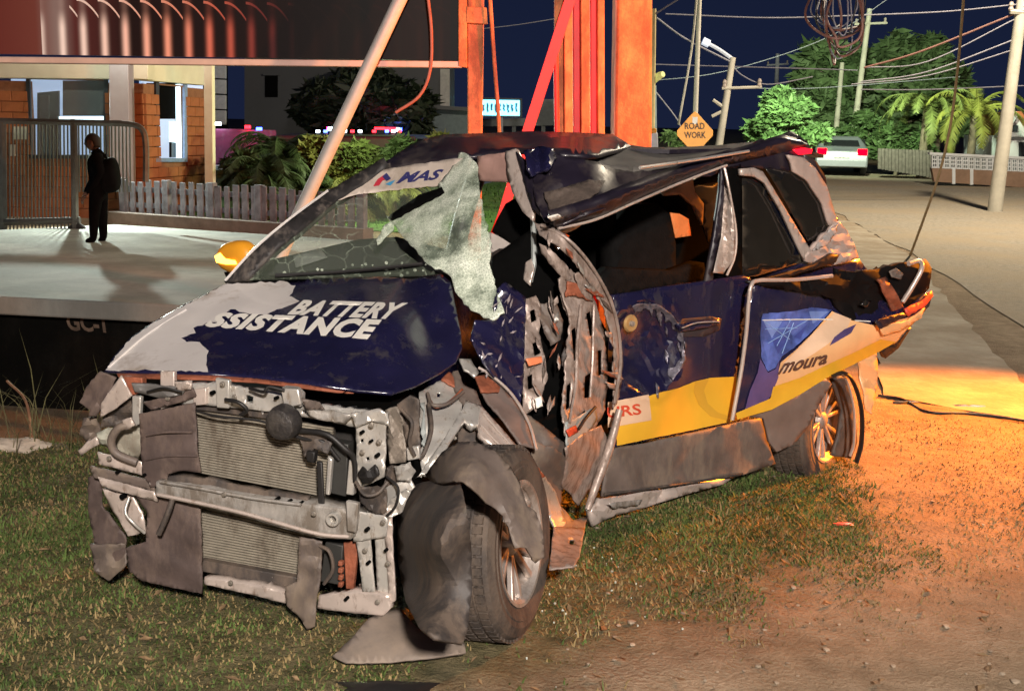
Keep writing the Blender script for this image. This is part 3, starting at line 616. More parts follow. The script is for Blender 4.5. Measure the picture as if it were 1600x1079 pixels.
# brown air guide flap on the left and lower deflector
fs('air_guide', [(217, 646), (250, 640), (304, 628), (308, 700), (313, 738), (285, 735), (262, 740), (262, 752), (235, 762), (222, 742), (219, 690)], BROWNPL, .075, .008, .014, 55, 7, 1.0)
fs('air_guide_fold', [(200, 760), (228, 770), (240, 776), (270, 776), (312, 790), (315, 860), (315, 927), (270, 918), (222, 907), (202, 892), (196, 856), (228, 846), (230, 800)], BROWNPL, .055, .01, .016, 60, 9, 1.0)
tube('guide_rib', [FP(228, 680, .085), FP(260, 675, .09), FP(300, 675, .08)], .004, BROWNPL, wreck, 6)
tube('guide_rib', [FP(228, 718, .085), FP(262, 712, .09), FP(308, 712, .08)], .004, BROWNPL, wreck, 6)
tube('drain_pipe', [FP(270, 778, .12), FP(262, 802, .13), FP(248, 834, .13)], .010, LINER, wreck)
# bumper beam, bright upper face and dark strip standing in for the groove's shade
fs('bumper_beam', [(244, 752), (300, 760), (390, 776), (470, 786), (538, 795), (556, 806), (548, 842), (500, 840), (440, 824), (380, 806), (310, 790), (243, 774)], ALU, .11, .09, .008, 70, 11, .4)
fs('beam_groove_shade', [(262, 744), (330, 748), (400, 764), (480, 778), (480, 790), (400, 778), (330, 764), (262, 756)], LINER, .075, .03, .012, 40, 12, 1.)
tube('beam_flange', [FP(246, 772, .125), FP(310, 785, .13), FP(380, 801, .13), FP(440, 818, .13), FP(500, 834, .125), FP(545, 838, .11)], .007, PINK, wreck, 6)
tube('beam_flange', [FP(250, 752, .122), FP(310, 762, .125), FP(390, 777, .125), FP(470, 788, .122)], .006, ALU, wreck, 6)
for (px, py) in [(432, 780), (451, 784), (469, 787)]: spin('beam_hole_disc', [(0, .002), (.007, .002), (.007, -.02)], FP(px, py, .112), FN, BLK, wreck, 10)  # shade of the beam's holes drawn as black discs
spin('tow_eye', [(.012, .02), (.016, .028), (.022, .028), (.025, .02), (.022, -.01), (.012, 0)], FP(524, 808, .115), FN, PRIMER, wreck, 18)
pl('bracket', [(540, 782), (560, 786), (556, 832), (542, 830)], ALU, .14, .02)
# torn left hand end of the beam and right lamp mounting
for i, (a, b, c, d) in enumerate([((152, 706), (222, 722), (222, 742), (154, 724)), ((140, 728), (232, 750), (244, 768), (146, 746)), ((152, 744), (240, 768), (246, 784), (160, 760))]):
    fs('crash_box_plate', [a, b, c, d], [PINK, GREYPL, PINK][i], .05 + .012 * i, .02, .016, 30, 20 + i, 1.0)
fs('crash_box_web', [(160, 762), (205, 772), (222, 800), (228, 830), (200, 838), (186, 812), (168, 786)], PINK, .02, .01, .02, 30, 24, 1.2)
tube('hook_rod', [FP(202, 776, .07), FP(196, 800, .09), FP(210, 818, .09), FP(226, 832, .06)], .006, PRIMER, wreck)
fs('wheel_arch_liner', [(137, 745), (158, 742), (160, 790), (176, 812), (196, 838), (196, 884), (168, 888), (150, 860), (138, 800)], BROWNPL, -.01, .012, .03, 50, 26, 1.5)
fs('liner_flap', [(140, 850), (196, 850), (196, 884), (170, 908), (148, 892)], GREYPL, .0, .012, .03, 30, 27, 1.5)
fs('lamp_housing', [(124, 628), (134, 606), (156, 580), (180, 590), (168, 618), (152, 650), (138, 652), (140, 640)], BROWNPL, .02, .02, .03, 40, 28, 1.2)
fs('wing_strip', [(157, 652), (158, 630), (189, 586), (206, 618), (180, 638)], PINK, .06, .008, .01, 40, 29, .6)
pl('rust_bracket', [(188, 588), (222, 590), (222, 612), (206, 618), (184, 614)], RUST, .05, .03)
fs('washer_bottle', [(150, 676), (168, 668), (196, 668), (218, 662), (222, 700), (216, 716), (180, 704), (156, 694)], M('milky_plastic', (.34, .35, .29), .5, 0, .2, dirt=(.2, .16, .12), damt=.3), .01, .06, .03, 30, 30, .5)
pl('bracket', [(206, 618), (220, 620), (218, 662), (206, 668)], PRIMER, .06, .02)
tube('coolant_hose', [FP(204, 664, .08), FP(186, 668, .1), FP(174, 688, .1), FP(182, 708, .09), FP(214, 722, .07)], .015, GREYPL, wreck)
fs('hose_clamp', [(190, 656), (204, 652), (210, 664), (196, 672)], PINK, .10, .012, .01, 20, 31)
fs('torn_bracket', [(122, 704), (138, 690), (150, 682), (154, 694), (140, 702), (126, 712)], PINK, .03, .01, .02, 20, 32, 1.)
fs('wing_remains', [(130, 652), (150, 652), (158, 668), (150, 690), (134, 690), (124, 678)], GREYPL, -.04, .02, .04, 20, 33, 2.)
fs('lamp_backing', [(160, 652), (206, 620), (206, 650), (178, 666), (156, 668)], LINER, .0, .03, .03, 25, 34, 1.)
# right hand post (left side of the car)
fs('support_post', [(556, 664), (575, 656), (602, 652), (603, 700), (600, 745), (578, 756), (558, 762)], PRIMER, .07, .04, .012, 40, 40, .6, holes=[[(563, 686), (568, 685), (568, 690), (563, 691)], [(572, 714), (577, 713), (577, 718), (572, 719)]])
fs('post_cap', [(548, 646), (590, 638), (606, 646), (608, 664), (580, 658), (556, 668)], PRIMER, .085, .02, .015, 25, 41, .8)
fs('clip_cluster', [(558, 740), (566, 728), (576, 736), (584, 726), (592, 742), (580, 754), (566, 756)], DARK, .10, .02, .02, 15, 42, 1.5)
fs('rubber_block', [(560, 762), (590, 758), (604, 766), (604, 800), (590, 806), (562, 784)], LINER, .07, .04, .02, 25, 43, .8)
fs('rail_end_plate', [(550, 796), (600, 806), (606, 812), (604, 838), (580, 842), (552, 846)], PRIMER, .075, .03, .01, 40, 44, .5)
fs('lower_post', [(556, 842), (578, 838), (582, 880), (586, 924), (566, 924), (562, 880)], PRIMER, .06, .03, .01, 40, 45, .4)
fs('lower_post', [(584, 800), (604, 806), (616, 930), (606, 944), (590, 930)], PRIMER, .04, .03, .01, 40, 46, .4)
fs('corner_skin', [(598, 800), (612, 796), (614, 860), (618, 938), (608, 944), (604, 870)], PINK, .055, .015, .01, 30, 47, .4)
pl('oil_filter', [(508, 846), (536, 852), (532, 914), (500, 908)], M('cooler_black', (.03, .03, .028), .5), .02, .06)
for k in range(4): pl('clip', [(528, 876 + k * 11), (535, 877 + k * 11), (534, 885 + k * 11), (527, 884 + k * 11)], RUST, .05, .02)
pl('rust_strut', [(536, 846), (560, 846), (552, 920), (540, 920)], RUST, .015, .02)
fs('hanging_strip', [(468, 838), (503, 846), (500, 900), (494, 940), (492, 978), (480, 984), (470, 966), (448, 946), (446, 916), (464, 908)], GREYPL, .09, .01, .02, 35, 48, 1.0)
fs('lower_beam', [(320, 900), (390, 912), (446, 924), (446, 942), (390, 928), (318, 912)], PINK, .03, .05, .012, 40, 49, .8)
fs('lower_beam', [(498, 930), (560, 922), (608, 930), (610, 950), (598, 962), (540, 956), (496, 950)], PINK, .06, .05, .012, 40, 50, .8)
# engine bits right of the post
fs('air_filter_box', [(602, 640), (620, 634), (628, 650), (634, 700), (632, 722), (610, 724), (604, 690)], M('grey_cast', (.20, .17, .14), .6, .2, .3, 14., .3), .0, .06, .03, 25, 51, .6)
fs('black_duct', [(620, 632), (640, 618), (654, 624), (656, 694), (636, 700), (630, 670)], LINER, .0, .05, .02, 30, 52, .5)
pl('bracket', [(634, 700), (654, 696), (656, 716), (636, 720)], PRIMER, .03, .02)
fs('engine_mount', [(604, 730), (632, 726), (640, 742), (630, 758), (600, 760)], LINER, .02, .05, .03, 20, 53, 1.)
fs('chassis_leg', [(556, 800), (600, 762), (640, 745), (648, 760), (610, 800), (596, 812)], PRIMER, .02, .04, .02, 30, 54, .8)

# bolts, black discs for holes and small clips over the torn front
BOLT = M('bolt_steel', (.32, .29, .25), .4, .6, .2)
for k, (px, py, d_) in enumerate([(262, 622, .062), (347, 600, .082), (366, 620, .062), (500, 648, .062), (580, 664, .1), (592, 690, .1), (566, 706, .1), (598, 816, .1), (570, 860, .08), (606, 880, .08), (350, 772, .13), (490, 802, .14), (170, 716, .08), (590, 940, .085), (360, 910, .055)]):
    spin('bolt', [(0, .008), (.005, .008), (.006, .003), (.009, .002), (.009, -.004)], FP(px, py, d_), FN, BOLT, wreck, 8)
for k, (px, py, d_, r_) in enumerate([(564, 676, .094, .006), (588, 712, .094, .007), (578, 690, .094, .005), (574, 880, .085, .006), (602, 860, .07, .006), (330, 614, .058, .007), (430, 622, .06, .006), (520, 646, .06, .006), (190, 776, .05, .010), (182, 738, .085, .006), (225, 742, .085, .006), (572, 828, .1, .007), (540, 936, .09, .006)]):
    spin('hole_disc', [(0, .001), (r_, .001), (r_, -.02)], FP(px, py, d_), FN, BLK, wreck, 10)  # black discs stand in for the shade inside holes
for k, pts in enumerate([[(300, 640, .05), (340, 650, .07), (400, 656, .06), (440, 668, .06)], [(556, 752, .09), (570, 772, .11), (590, 770, .1), (606, 752, .08)], [(604, 744, .06), (622, 762, .08), (618, 790, .08), (604, 806, .08)], [(628, 640, .05), (644, 660, .07), (640, 690, .06), (648, 712, .05)], [(230, 612, .08), (256, 606, .1), (284, 612, .09)], [(500, 852, .09), (515, 862, .1), (520, 890, .09), (506, 912, .09)]]):
    tube('loose_wire', [FP(*p) for p in pts], .0045 + .002 * (k % 2), [DARK, LINER][k % 2], wreck, 6)
fs('torn_bracket', [(604, 812), (628, 800), (640, 770), (632, 764), (612, 778), (600, 796)], PRIMER, .05, .008, .02, 20, 71, 1.2)
fs('torn_bracket', [(616, 728), (640, 722), (650, 736), (640, 752), (620, 750)], PRIMER, .05, .008, .02, 18, 72, 1.2)
fs('torn_bracket', [(476, 640), (520, 640), (550, 650), (540, 662), (490, 654)], ALU, .075, .006, .02, 18, 73, 1.0)
fs('bent_tab', [(470, 622), (500, 628), (506, 640), (478, 640)], GREYPL, .08, .006, .02, 16, 74, .8)
fs('bent_tab', [(272, 596), (300, 594), (298, 608), (276, 612)], PINK, .075, .006, .02, 16, 75, .8)
# ---- left inner wing and strut tower
wing = Surf([(640, 620, cX(640, 620, -.15)), (720, 590, cX(720, 590, -.42)), (660, 735, cX(660, 735, -.02)), (740, 640, cX(740, 640, -.32)), (815, 725, cX(815, 725, -.30)), (770, 600, cX(770, 600, -.52)), (835, 700, cX(835, 700, -.45)), (900, 830, cX(900, 830, -.45))], .014, 34, 6, 0, True)
def wg(name, poly, mat, off=0., th=.01, step=6, ragged=.8, seed=0, holes=()): return sheet(name, poly, wing, mat, wreck, th, step, ragged, seed, off, holes)
wg('inner_wing', [(655, 612), (688, 594), (712, 588), (722, 620), (722, 650), (690, 690), (660, 735), (652, 700), (656, 660)], PRIMER, -.02, .012, seed=1, holes=[[(683, 612), (688, 612), (688, 620), (683, 620)]])
wg('wing_brace', [(652, 745), (690, 690), (722, 640), (728, 625), (752, 632), (753, 660), (738, 664), (726, 655), (700, 694), (668, 738)], PRIMER, .03, .03, seed=2)
wg('wing_brace', [(752, 632), (758, 640), (780, 664), (806, 694), (812, 716), (806, 724), (782, 704), (750, 680), (748, 656)], PINK, .035, .025, seed=3)
tube('brace_rib', [wing(756, 646, .045), wing(780, 674, .045), wing(806, 704, .045)], .005, PINK, wreck, 6)
tube('brace_rib', [wing(752, 664, .045), wing(776, 690, .045), wing(804, 716, .045)], .005, PINK, wreck, 6)
wg('strut_top', [(724, 600), (744, 610), (752, 632), (728, 628), (716, 616), (708, 580), (716, 578)], GREYPL, .02, .03, seed=4, ragged=1.5)
wg('rust_patch', [(690, 592), (700, 580), (716, 586), (722, 598), (712, 604)], RUST, .0, .01, seed=5)
wg('wing_panel', [(744, 596), (768, 590), (782, 602), (806, 628), (826, 664), (836, 700), (812, 692), (786, 656), (760, 626)], M('grey_wing_inside', (.17, .13, .115), .55, .1, .2), .0, .008, seed=6, ragged=.4)
wg('rust_patch', [(742, 588), (758, 584), (782, 604), (780, 612), (752, 612)], RUST, .02, .008, seed=7)
tube('wing_edge', [wing(748, 574, .02), wing(770, 588, .02), wing(800, 616, .02), wing(826, 660, .02), wing(838, 702, .02)], .006, PINK, wreck, 6)
wg('wing_edge_metal', [(718, 560), (736, 560), (748, 582), (742, 588), (726, 578)], PRIMER, .03, .01, seed=8, ragged=1.5)
tube('brake_hose', [wing(668, 614, .02), wing(676, 632, .05), wing(700, 630, .05), wing(724, 612, .03)], .007, GREYPL, wreck)
tube('brake_hose', [wing(672, 625, .02), wing(682, 636, .04), wing(704, 626, .04), wing(722, 608, .03)], .005, RUST, wreck)
tube('wiring_loom', [wing(670, 630, .03), wing(674, 670, .05), wing(664, 704, .04), wing(656, 716, .02)], .008, LINER, wreck)
wg('wing_gusset', [(656, 690), (662, 640), (656, 630), (664, 628), (666, 700)], M('pale_blue_metal', (.33, .36, .35), .5, .2), .0, .01, seed=9)
wg('liner_upper', [(716, 672), (730, 660), (744, 668), (762, 690), (770, 700), (740, 704), (716, 690)], LINER, -.06, .02, seed=10)

# ---- front wheel
def wheel(nm, centre, axis, R, w, spokes, flat=0., rimr=.62):
    ax = Vector([float(c) for c in axis]).normalized(); h = w / 2
    t = spin(nm, [(R * .63, -h * .9), (R * .70, -h), (R * .86, -h * 1.04), (R * .955, -h * .9), (R * .985, -h * .72)] +
             [(R * (1.0 - .012 * (k % 2)), -h * .72 + h * 1.44 * k / 13) for k in range(1, 13)] +
             [(R * .985, h * .72), (R * .955, h * .9), (R * .86, h * 1.04), (R * .80, h * 1.02), (R * .79, h * 1.05), (R * .70, h), (R * .63, h * .9)], centre, ax, RUBBER, wreck, 48, 30)
    t.name = 'tyre'
    # tread blocks
    q = ax.to_track_quat('Z', 'Y').to_matrix(); bm = bmesh.new()
    for k in range(64):
        a = 2 * math.pi * k / 64
        for j, zz in enumerate((-.62, -.2, .2, .62)):
            aa = a + j % 2 * .05; Rl = Matrix.Rotation(aa, 3, 'Z')
            g0 = bmesh.ops.create_cube(bm, size=1)
            for v in g0['verts']:
                p = Vector((v.co.x * .012 + R * .998, v.co.y * R * .072, v.co.z * h * .30 + zz * h)); v.co = Vector(centre) + q @ (Rl @ p)
    tb = bmobj('tread', bm, RUBBER, t, False); tb['kind'] = 'stuff'
    rim = spin('rim', [(R * .64, -h * .9), (R * .60, -h * .6), (R * .55, -h * .3), (R * .55, h * .5), (R * .60, h * .75), (R * .645, h * .92), (R * .655, h * .99), (R * .62, h * .98), (R * .585, h * .8)], centre, ax, M('alloy_wheel', (.55, .50, .46), .35, .6, .15, 12., dirt=(.22, .16, .12), damt=.35, dscale=10), wreck, 40, 30)
    disc = spin('brake_disc', [(0, -.01), (R * .45, -.01), (R * .45, .01), (0, .012)], Vector(centre), ax, M('brake_disc', (.12, .10, .09), .5, .6), rim, 28)
    for k in range(spokes):
        a = 2 * math.pi * k / spokes + .3; bm = bmesh.new()
        for sg in (-1, 1):
            g0 = bmesh.ops.create_cube(bm, size=1)
            for v in g0['verts']:
                u = v.co.x + .5; rr = R * (.13 + .46 * u); wd = R * (.05 + .02 * u); ang = a + sg * (.10 + .10 * u)
                p = Vector((rr * math.cos(ang) - v.co.y * wd * math.sin(ang), rr * math.sin(ang) + v.co.y * wd * math.cos(ang), h * (.55 + .18 * u) + v.co.z * .022)); v.co = Vector(centre) + q @ p
        sp = bmobj('spoke', bm, MATS['alloy_wheel'], rim); bevel(sp, .004)
    spin('hub_cap', [(0, .018), (R * .09, .016), (R * .14, .0), (R * .16, -.02)], Vector(centre) + ax * h * .62, ax, MATS['alloy_wheel'], rim, 18)
    return t
fwc = cX(784, 842, -.02); fwc = fwc + (np.array([-.02, 3.86, .345]) - fwc) * np.array([0, 0, 0])
fax = np.array([.945, -.33, .10])
fwc = CAMC + ray(772, 846) * depth_of((-.06, 3.84, .33))
wheel('tyre', fwc, fax, .335, .215, 6)
# liner draped over and in front of the tyre
lin = Surf([(622, 800, cX(622, 800, .10)), (625, 900, cX(625, 900, .14)), (680, 860, CAMC + ray(680, 860) * 3.28), (730, 860, CAMC + ray(730, 860) * 3.36), (725, 990, CAMC + ray(725, 990) * 3.30), (660, 980, CAMC + ray(660, 980) * 3.24), (650, 755, cX(650, 755, .02)), (720, 750, CAMC + ray(720, 750) * 3.50), (690, 800, CAMC + ray(690, 800) * 3.33)])
sheet('front_arch_liner', [(640, 760), (662, 752), (690, 748), (716, 750), (728, 790), (736, 850), (738, 920), (730, 985), (724, 1003), (680, 996), (655, 980), (634, 940), (622, 880), (620, 820), (626, 785)], lin, LINER, wreck, .012, 12, .8, 2)
lo = Surf([(660, 740, cX(660, 740, .02)), (740, 700, CAMC + ray(740, 700) * 3.60), (800, 730, CAMC + ray(800, 730) * 3.62), (770, 790, CAMC + ray(770, 790) * 3.50), (840, 820, CAMC + ray(840, 820) * 3.60), (850, 900, CAMC + ray(850, 900) * 3.62), (700, 745, CAMC + ray(700, 745) * 3.52), (815, 860, CAMC + ray(815, 860) * 3.52)], .02, 40, 3, 0, True)
sheet('torn_arch_liner', [(664, 742), (690, 706), (716, 690), (744, 690), (770, 700), (792, 722), (812, 752), (824, 790), (838, 800), (848, 830), (852, 870), (836, 880), (824, 856), (806, 856), (798, 834), (786, 806), (768, 790), (756, 780), (740, 764), (722, 752), (690, 756), (672, 750)], lo, GREYPL, wreck, .01, 9, 2.0, 5)
flp = [gnd(x, y, .03) for x, y in ((520, 1030), (560, 985), (640, 955), (724, 1000), (728, 1018), (620, 1032))]
fl = Surf([(520, 1030, cZ(520, 1030, .05)), (580, 968, cZ(580, 968, .11)), (640, 950, cX(640, 950, .12)), (725, 1000, cZ(725, 1000, .07)), (620, 1030, cZ(620, 1030, .05)), (640, 1000, cZ(640, 1000, .09))], .01, 40, 5)
sheet('trailing_flap', [(520, 1024), (545, 1000), (576, 965), (606, 952), (624, 948), (650, 978), (690, 996), (726, 1003), (728, 1018), (680, 1026), (610, 1034), (540, 1034)], fl, M('flap_grey', (.20, .165, .14), .7, 0, .25, 8., dirt=(.28, .22, .17), damt=.35), wreck, .008, 12, 1.0, 7)

# ---- crushed left front: sill, hinge post, folded door frame
cr = Surf([(830, 345, cX(830, 345, -.95)), (880, 365, cX(880, 365, -.95)), (960, 480, DP(960, 480, .02)), (970, 600, DP(970, 600, .03)), (950, 700, DP(950, 700, .05)), (910, 800, DP(910, 800, .08)), (820, 480, cX(820, 480, -.80)), (850, 560, cX(850, 560, -.78)), (900, 560, cX(900, 560, -.92)), (820, 640, cX(820, 640, -.62)), (870, 700, cX(870, 700, -.62)), (860, 880, cX(860, 880, -.35)), (910, 880, cX(910, 880, -.42)), (790, 460, cX(790, 460, -.72)), (770, 560, cX(770, 560, -.55))], .022, 30, 12, 0, True)
def cs(name, poly, mat, off=0., th=.01, step=6, ragged=1.6, seed=0, holes=(), parent=None): return sheet(name, poly, cr, mat, parent or wreck, min(th, .007) if name != 'cabin_dark' else th, step, ragged, seed, off, holes)
CRUSH = M('crushed_metal', (.34, .275, .24), .42, .25, .25, 12., .05, 60., dirt=(.15, .105, .08), damt=.3, dscale=24.)
cs('cabin_dark', [(770, 400), (840, 350), (900, 430), (950, 520), (950, 660), (880, 720), (800, 640), (770, 560)], BLK, -.16, .02, 20, 0)  # black backing stands in for the shade inside the cabin
cs('hinge_post', [(818, 468), (838, 462), (846, 480), (842, 520), (852, 560), (856, 590), (846, 620), (832, 640), (818, 648), (816, 600), (820, 540)], CRUSH, -.02, .03, seed=1, holes=[[(828, 486), (836, 482), (838, 500), (830, 504)], [(832, 536), (841, 532), (844, 552), (835, 556)], [(824, 588), (832, 584), (832, 606), (825, 608)]])
cs('hinge_post_cover', [(838, 476), (868, 470), (880, 500), (876, 530), (860, 540), (850, 520)], GREYPL, -.05, .02, seed=2)
cs('folded_frame', [(872, 436), (892, 420), (912, 436), (930, 470), (944, 520), (950, 580), (946, 640), (930, 670), (900, 690), (884, 680), (878, 640), (884, 560), (890, 500)], CRUSH, .02, .02, seed=3, holes=[[(902, 652), (914, 640), (920, 650), (908, 668)], [(893, 516), (900, 510), (905, 556), (897, 566)], [(914, 588), (925, 580), (923, 620), (913, 622)], [(886, 602), (893, 596), (891, 636), (884, 640)], [(916, 490), (923, 486), (930, 520), (922, 526)], [(934, 548), (941, 546), (941, 584), (935, 588)]])
cs('frame_edge', [(836, 348), (858, 352), (884, 366), (912, 396), (938, 432), (958, 470), (970, 520), (974, 570), (968, 620), (958, 640), (962, 590), (958, 530), (944, 480), (922, 444), (900, 412), (872, 386), (842, 366)], CRUSH, .055, .018, seed=4)
tube('frame_seam', [cr(846, 352, .075), cr(890, 376, .075), cr(930, 424, .08), cr(960, 486, .08), cr(970, 560, .08), cr(960, 630, .08)], .007, CRUSH, wreck, 6)
cs('inner_frame', [(842, 380), (860, 388), (884, 412), (896, 436), (884, 440), (866, 420), (846, 396)], CRUSH, .02, .015, seed=5)
cs('rust_tear', [(886, 440), (914, 446), (928, 462), (922, 470), (900, 462), (884, 464)], RUST, .045, .01, seed=6)
cs('pale_fold', [(898, 428), (908, 424), (922, 448), (928, 470), (916, 466), (904, 448)], CRUSH, .05, .006, seed=7)
tube('frame_rib', [cr(908, 476, .045), cr(902, 540, .045), cr(900, 600, .04), cr(890, 660, .04)], .008, CRUSH, wreck, 6)
tube('frame_rib', [cr(928, 476, .045), cr(926, 560, .045), cr(922, 620, .04)], .006, CRUSH, wreck, 6)
tube('sill_strip', [cr(968, 640, .08), cr(952, 700, .09), cr(934, 750, .09), cr(918, 796, .09)], [.016, .02, .02, .014], CRUSH, wreck, 8)
cs('lower_fold', [(884, 700), (912, 676), (940, 664), (952, 690), (936, 740), (918, 770), (904, 790), (890, 770), (878, 760), (884, 730)], CRUSH, .04, .012, seed=8)
cs('sill_end', [(836, 690), (868, 700), (900, 730), (880, 760), (876, 790), (896, 812), (918, 806), (912, 830), (884, 836), (862, 812), (842, 770), (826, 726)], GREYPL, .02, .02, seed=9)
cs('torn_sheet', [(832, 740), (846, 736), (866, 764), (880, 800), (884, 820), (868, 826), (856, 800), (842, 776)], PRIMER, .05, .008, seed=10)
cs('rust_tear', [(828, 736), (842, 730), (852, 744), (838, 752)], RUST, .06, .01, seed=11)
cs('jack_bracket', [(866, 822), (914, 824), (906, 868), (896, 884), (858, 888), (862, 850)], CRUSH, .06, .02, ragged=.8, seed=12, holes=[[(890, 842), (897, 842), (897, 850), (890, 850)]])
cs('floor_pan', [(800, 640), (830, 650), (880, 690), (910, 715), (884, 724), (850, 700), (824, 690)], GREYPL, -.03, .02, seed=13)
cs('navy_door_shard', [(776, 452), (790, 440), (806, 452), (822, 464), (820, 540), (818, 600), (812, 640), (790, 612), (768, 584), (748, 556), (736, 530), (742, 500), (770, 500)], NAVY, -.01, .01, seed=14)
SC2 = M('scuffed_primer', (.30, .26, .27), .6)
for k in range(22):
    px, py = RNG.uniform(752, 812), RNG.uniform(455, 600)
    if px < 772 and py < 508: continue
    an = RNG.normal(2.0, .5); L_ = RNG.uniform(3, 11); w_ = RNG.uniform(.5, 2.2); c_, s_ = math.cos(an), math.sin(an)
    cs('paint_scratch', [(px - c_ * L_, py - s_ * L_), (px + s_ * w_, py - c_ * w_), (px + c_ * L_ * .7, py + s_ * L_ * .7), (px - s_ * w_, py + c_ * w_)], SC2, .004, .001, 3, .5, k)
for k in range(30):
    if k < 18: px, py = RNG.uniform(824, 888), RNG.uniform(470, 640)
    else:
        t_ = RNG.uniform(0, 1); px = np.interp(t_, [0, .3, .6, 1], [838, 900, 948, 966]) + RNG.uniform(-8, 4); py = np.interp(t_, [0, .3, .6, 1], [355, 405, 470, 620]) + RNG.uniform(-5, 8)
    an = RNG.uniform(.9, 2.2) if k < 18 else RNG.uniform(.2, 1.6); L_ = RNG.uniform(8, 20); w_ = RNG.uniform(2, 5); c_, s_ = math.cos(an), math.sin(an)
    cs('torn_fragment', [(px - c_ * L_ - s_ * w_ * .3, py - s_ * L_ + c_ * w_ * .3), (px - s_ * -w_, py + c_ * -w_), (px + c_ * L_, py + s_ * L_), (px - s_ * w_, py + c_ * w_)], random.choice([CRUSH, CRUSH, GREYPL, LINER, RUST, ALU]), RNG.uniform(-.02, .05) if k < 18 else .08, .004, 5, .8, 100 + k)
cs('orange_reflector', [(822, 560), (846, 556), (848, 566), (826, 572)], M('orange_lens', (.7, .22, .1), .3), .03, .008, 5, 0, 60)
cs('white_clip', [(836, 622), (846, 618), (848, 634), (838, 638)], LETW, .03, .02, 5, 0, 61)
cs('blue_liner', [(884, 660), (904, 650), (930, 634), (934, 654), (912, 690), (896, 712), (886, 696)], M('pale_blue_metal', (.33, .36, .35), .5, .2), .03, .006, 7, 1.0, 62)
cs('red_clip', [(886, 672), (900, 664), (904, 674), (890, 682)], RED, .06, .012, 5, 0, 63)
tube('wire_end', [cr(930, 636, .06), cr(916, 652, .09), cr(904, 670, .07)], .007, DARK, wreck)

# ---- roof header, seat seen through the gap, airbag
hdS = Surf([(745, 250, cX(745, 250, -1.12)), (830, 240, cX(830, 240, -1.10)), (810, 300, cX(810, 300, -1.05)), (835, 345, cX(835, 345, -.98)), (745, 290, cX(745, 290, -1.12))], .012, 34, 3, 0, True)
sheet('roof_header', [(745, 244), (790, 238), (806, 232), (808, 262), (800, 284), (772, 284), (748, 282)], hdS, M('header_trim', (.33, .20, .17), .7, 0, .2), wreck, .03, 9, .8, 1)
sheet('header_fold', [(790, 236), (806, 232), (816, 250), (826, 290), (834, 330), (832, 345), (816, 330), (800, 300), (792, 270)], lambda x, y, d=0.: hdS(x, y, d + .03), PINK, wreck, .015, 8, 1.2, 2)
sheet('header_fold', [(806, 236), (820, 250), (838, 300), (858, 334), (850, 342), (834, 330), (822, 296)], lambda x, y, d=0.: hdS(x, y, d + .05), BLACKP, wreck, .012, 8, 1.5, 3)
box('headrest', loc and car(-1.95, -.92, 1.36), (.12, .30, .26), SEAT, wreck, math.atan2(FX[1], FX[0]), .05)
hs = Surf([(800, 350, cX(800, 350, -1.25)), (830, 390, cX(830, 390, -1.2)), (770, 380, cX(770, 380, -1.2)), (800, 312, cX(800, 312, -1.25))])
sheet('driver_headrest', [(768, 362), (778, 340), (790, 318), (804, 310), (820, 312), (830, 330), (834, 370), (834, 396), (822, 412), (800, 392), (782, 372)], hs, BLK, wreck, .12, 10)
sheet('airbag', [(764, 398), (780, 388), (806, 388), (824, 400), (832, 414), (822, 430), (808, 444), (790, 440), (774, 442), (768, 420)], lambda x, y, d=0.: hs(x, y, d + .18 + .05 * math.exp(-((x - 796) ** 2 + (y - 412) ** 2) / 900)), M('airbag_brown', (.045, .03, .026), .9, 0, .3), wreck, .03, 8, .5, 3)
sheet('side_trim', [(764, 362), (778, 368), (800, 382), (806, 388), (780, 388), (764, 396)], lambda x, y, d=0.: hs(x, y, d + .10), M('white_trim', (.45, .40, .37), .6), wreck, .01, 8)
tube('pillar_lining', [hs(832, 335, .22), hs(834, 370, .24), hs(834, 410, .24), hs(828, 440, .24)], .012, M('pale_blue_metal', (.33, .36, .35), .5, .2), wreck, 6)
sheet('seat_belt_flap', [(820, 410), (830, 404), (834, 420), (828, 446), (818, 436)], lambda x, y, d=0.: hs(x, y, d + .26), PINK, wreck, .008, 6, 1., 3)

# ---- roof
rfS = Surf([(596, 244, cY(596, 244, -1.58)), (640, 226, cX(640, 226, -1.35)), (700, 211, cX(700, 211, -1.5)), (830, 206, cX(830, 206, -1.7)), (960, 211, cX(960, 211, -2.0)), (745, 242, cX(745, 242, -1.24)), (640, 256, wsS(640, 256, -.07)), (700, 247, wsS(700, 247, -.07)), (600, 266, wsS(600, 266, -.07)), (840, 238, cX(840, 238, -1.16)), (930, 240, cX(930, 240, -1.35)), (985, 226, cX(985, 226, -1.9))], .014, 70, 2, 0, True)
sheet('roof_front', [(586, 264), (606, 250), (640, 227), (662, 217), (694, 210), (760, 208), (830, 205), (900, 207), (958, 210), (978, 222), (986, 228), (930, 242), (880, 240), (830, 234), (790, 236), (745, 242), (700, 247), (640, 256), (600, 266)], rfS, BLACKP, wreck, .02, 10, .6, 4)
grS = Surf([(890, 240, cX(890, 240, -1.35)), (985, 227, cX(985, 227, -1.9)), (1150, 224, cX(1150, 224, -2.45)), (1235, 215, cX(1235, 215, -2.6)), (960, 265, cX(960, 265, -1.45)), (1060, 248, cX(1060, 248, -1.85)), (1150, 236, cX(1150, 236, -2.15))], .01, 60, 3, .3)
sheet('roof_skin', [(884, 242), (930, 238), (985, 226), (1010, 230), (1060, 230), (1120, 227), (1180, 221), (1222, 214), (1250, 216), (1230, 224), (1150, 240), (1060, 256), (990, 268), (960, 264), (930, 252)], grS, M('dusty_roof', (.05, .048, .046), .6, 0, .3, 8., dirt=(.13, .12, .105), damt=.5), wreck, .01, 12, .5, 5)
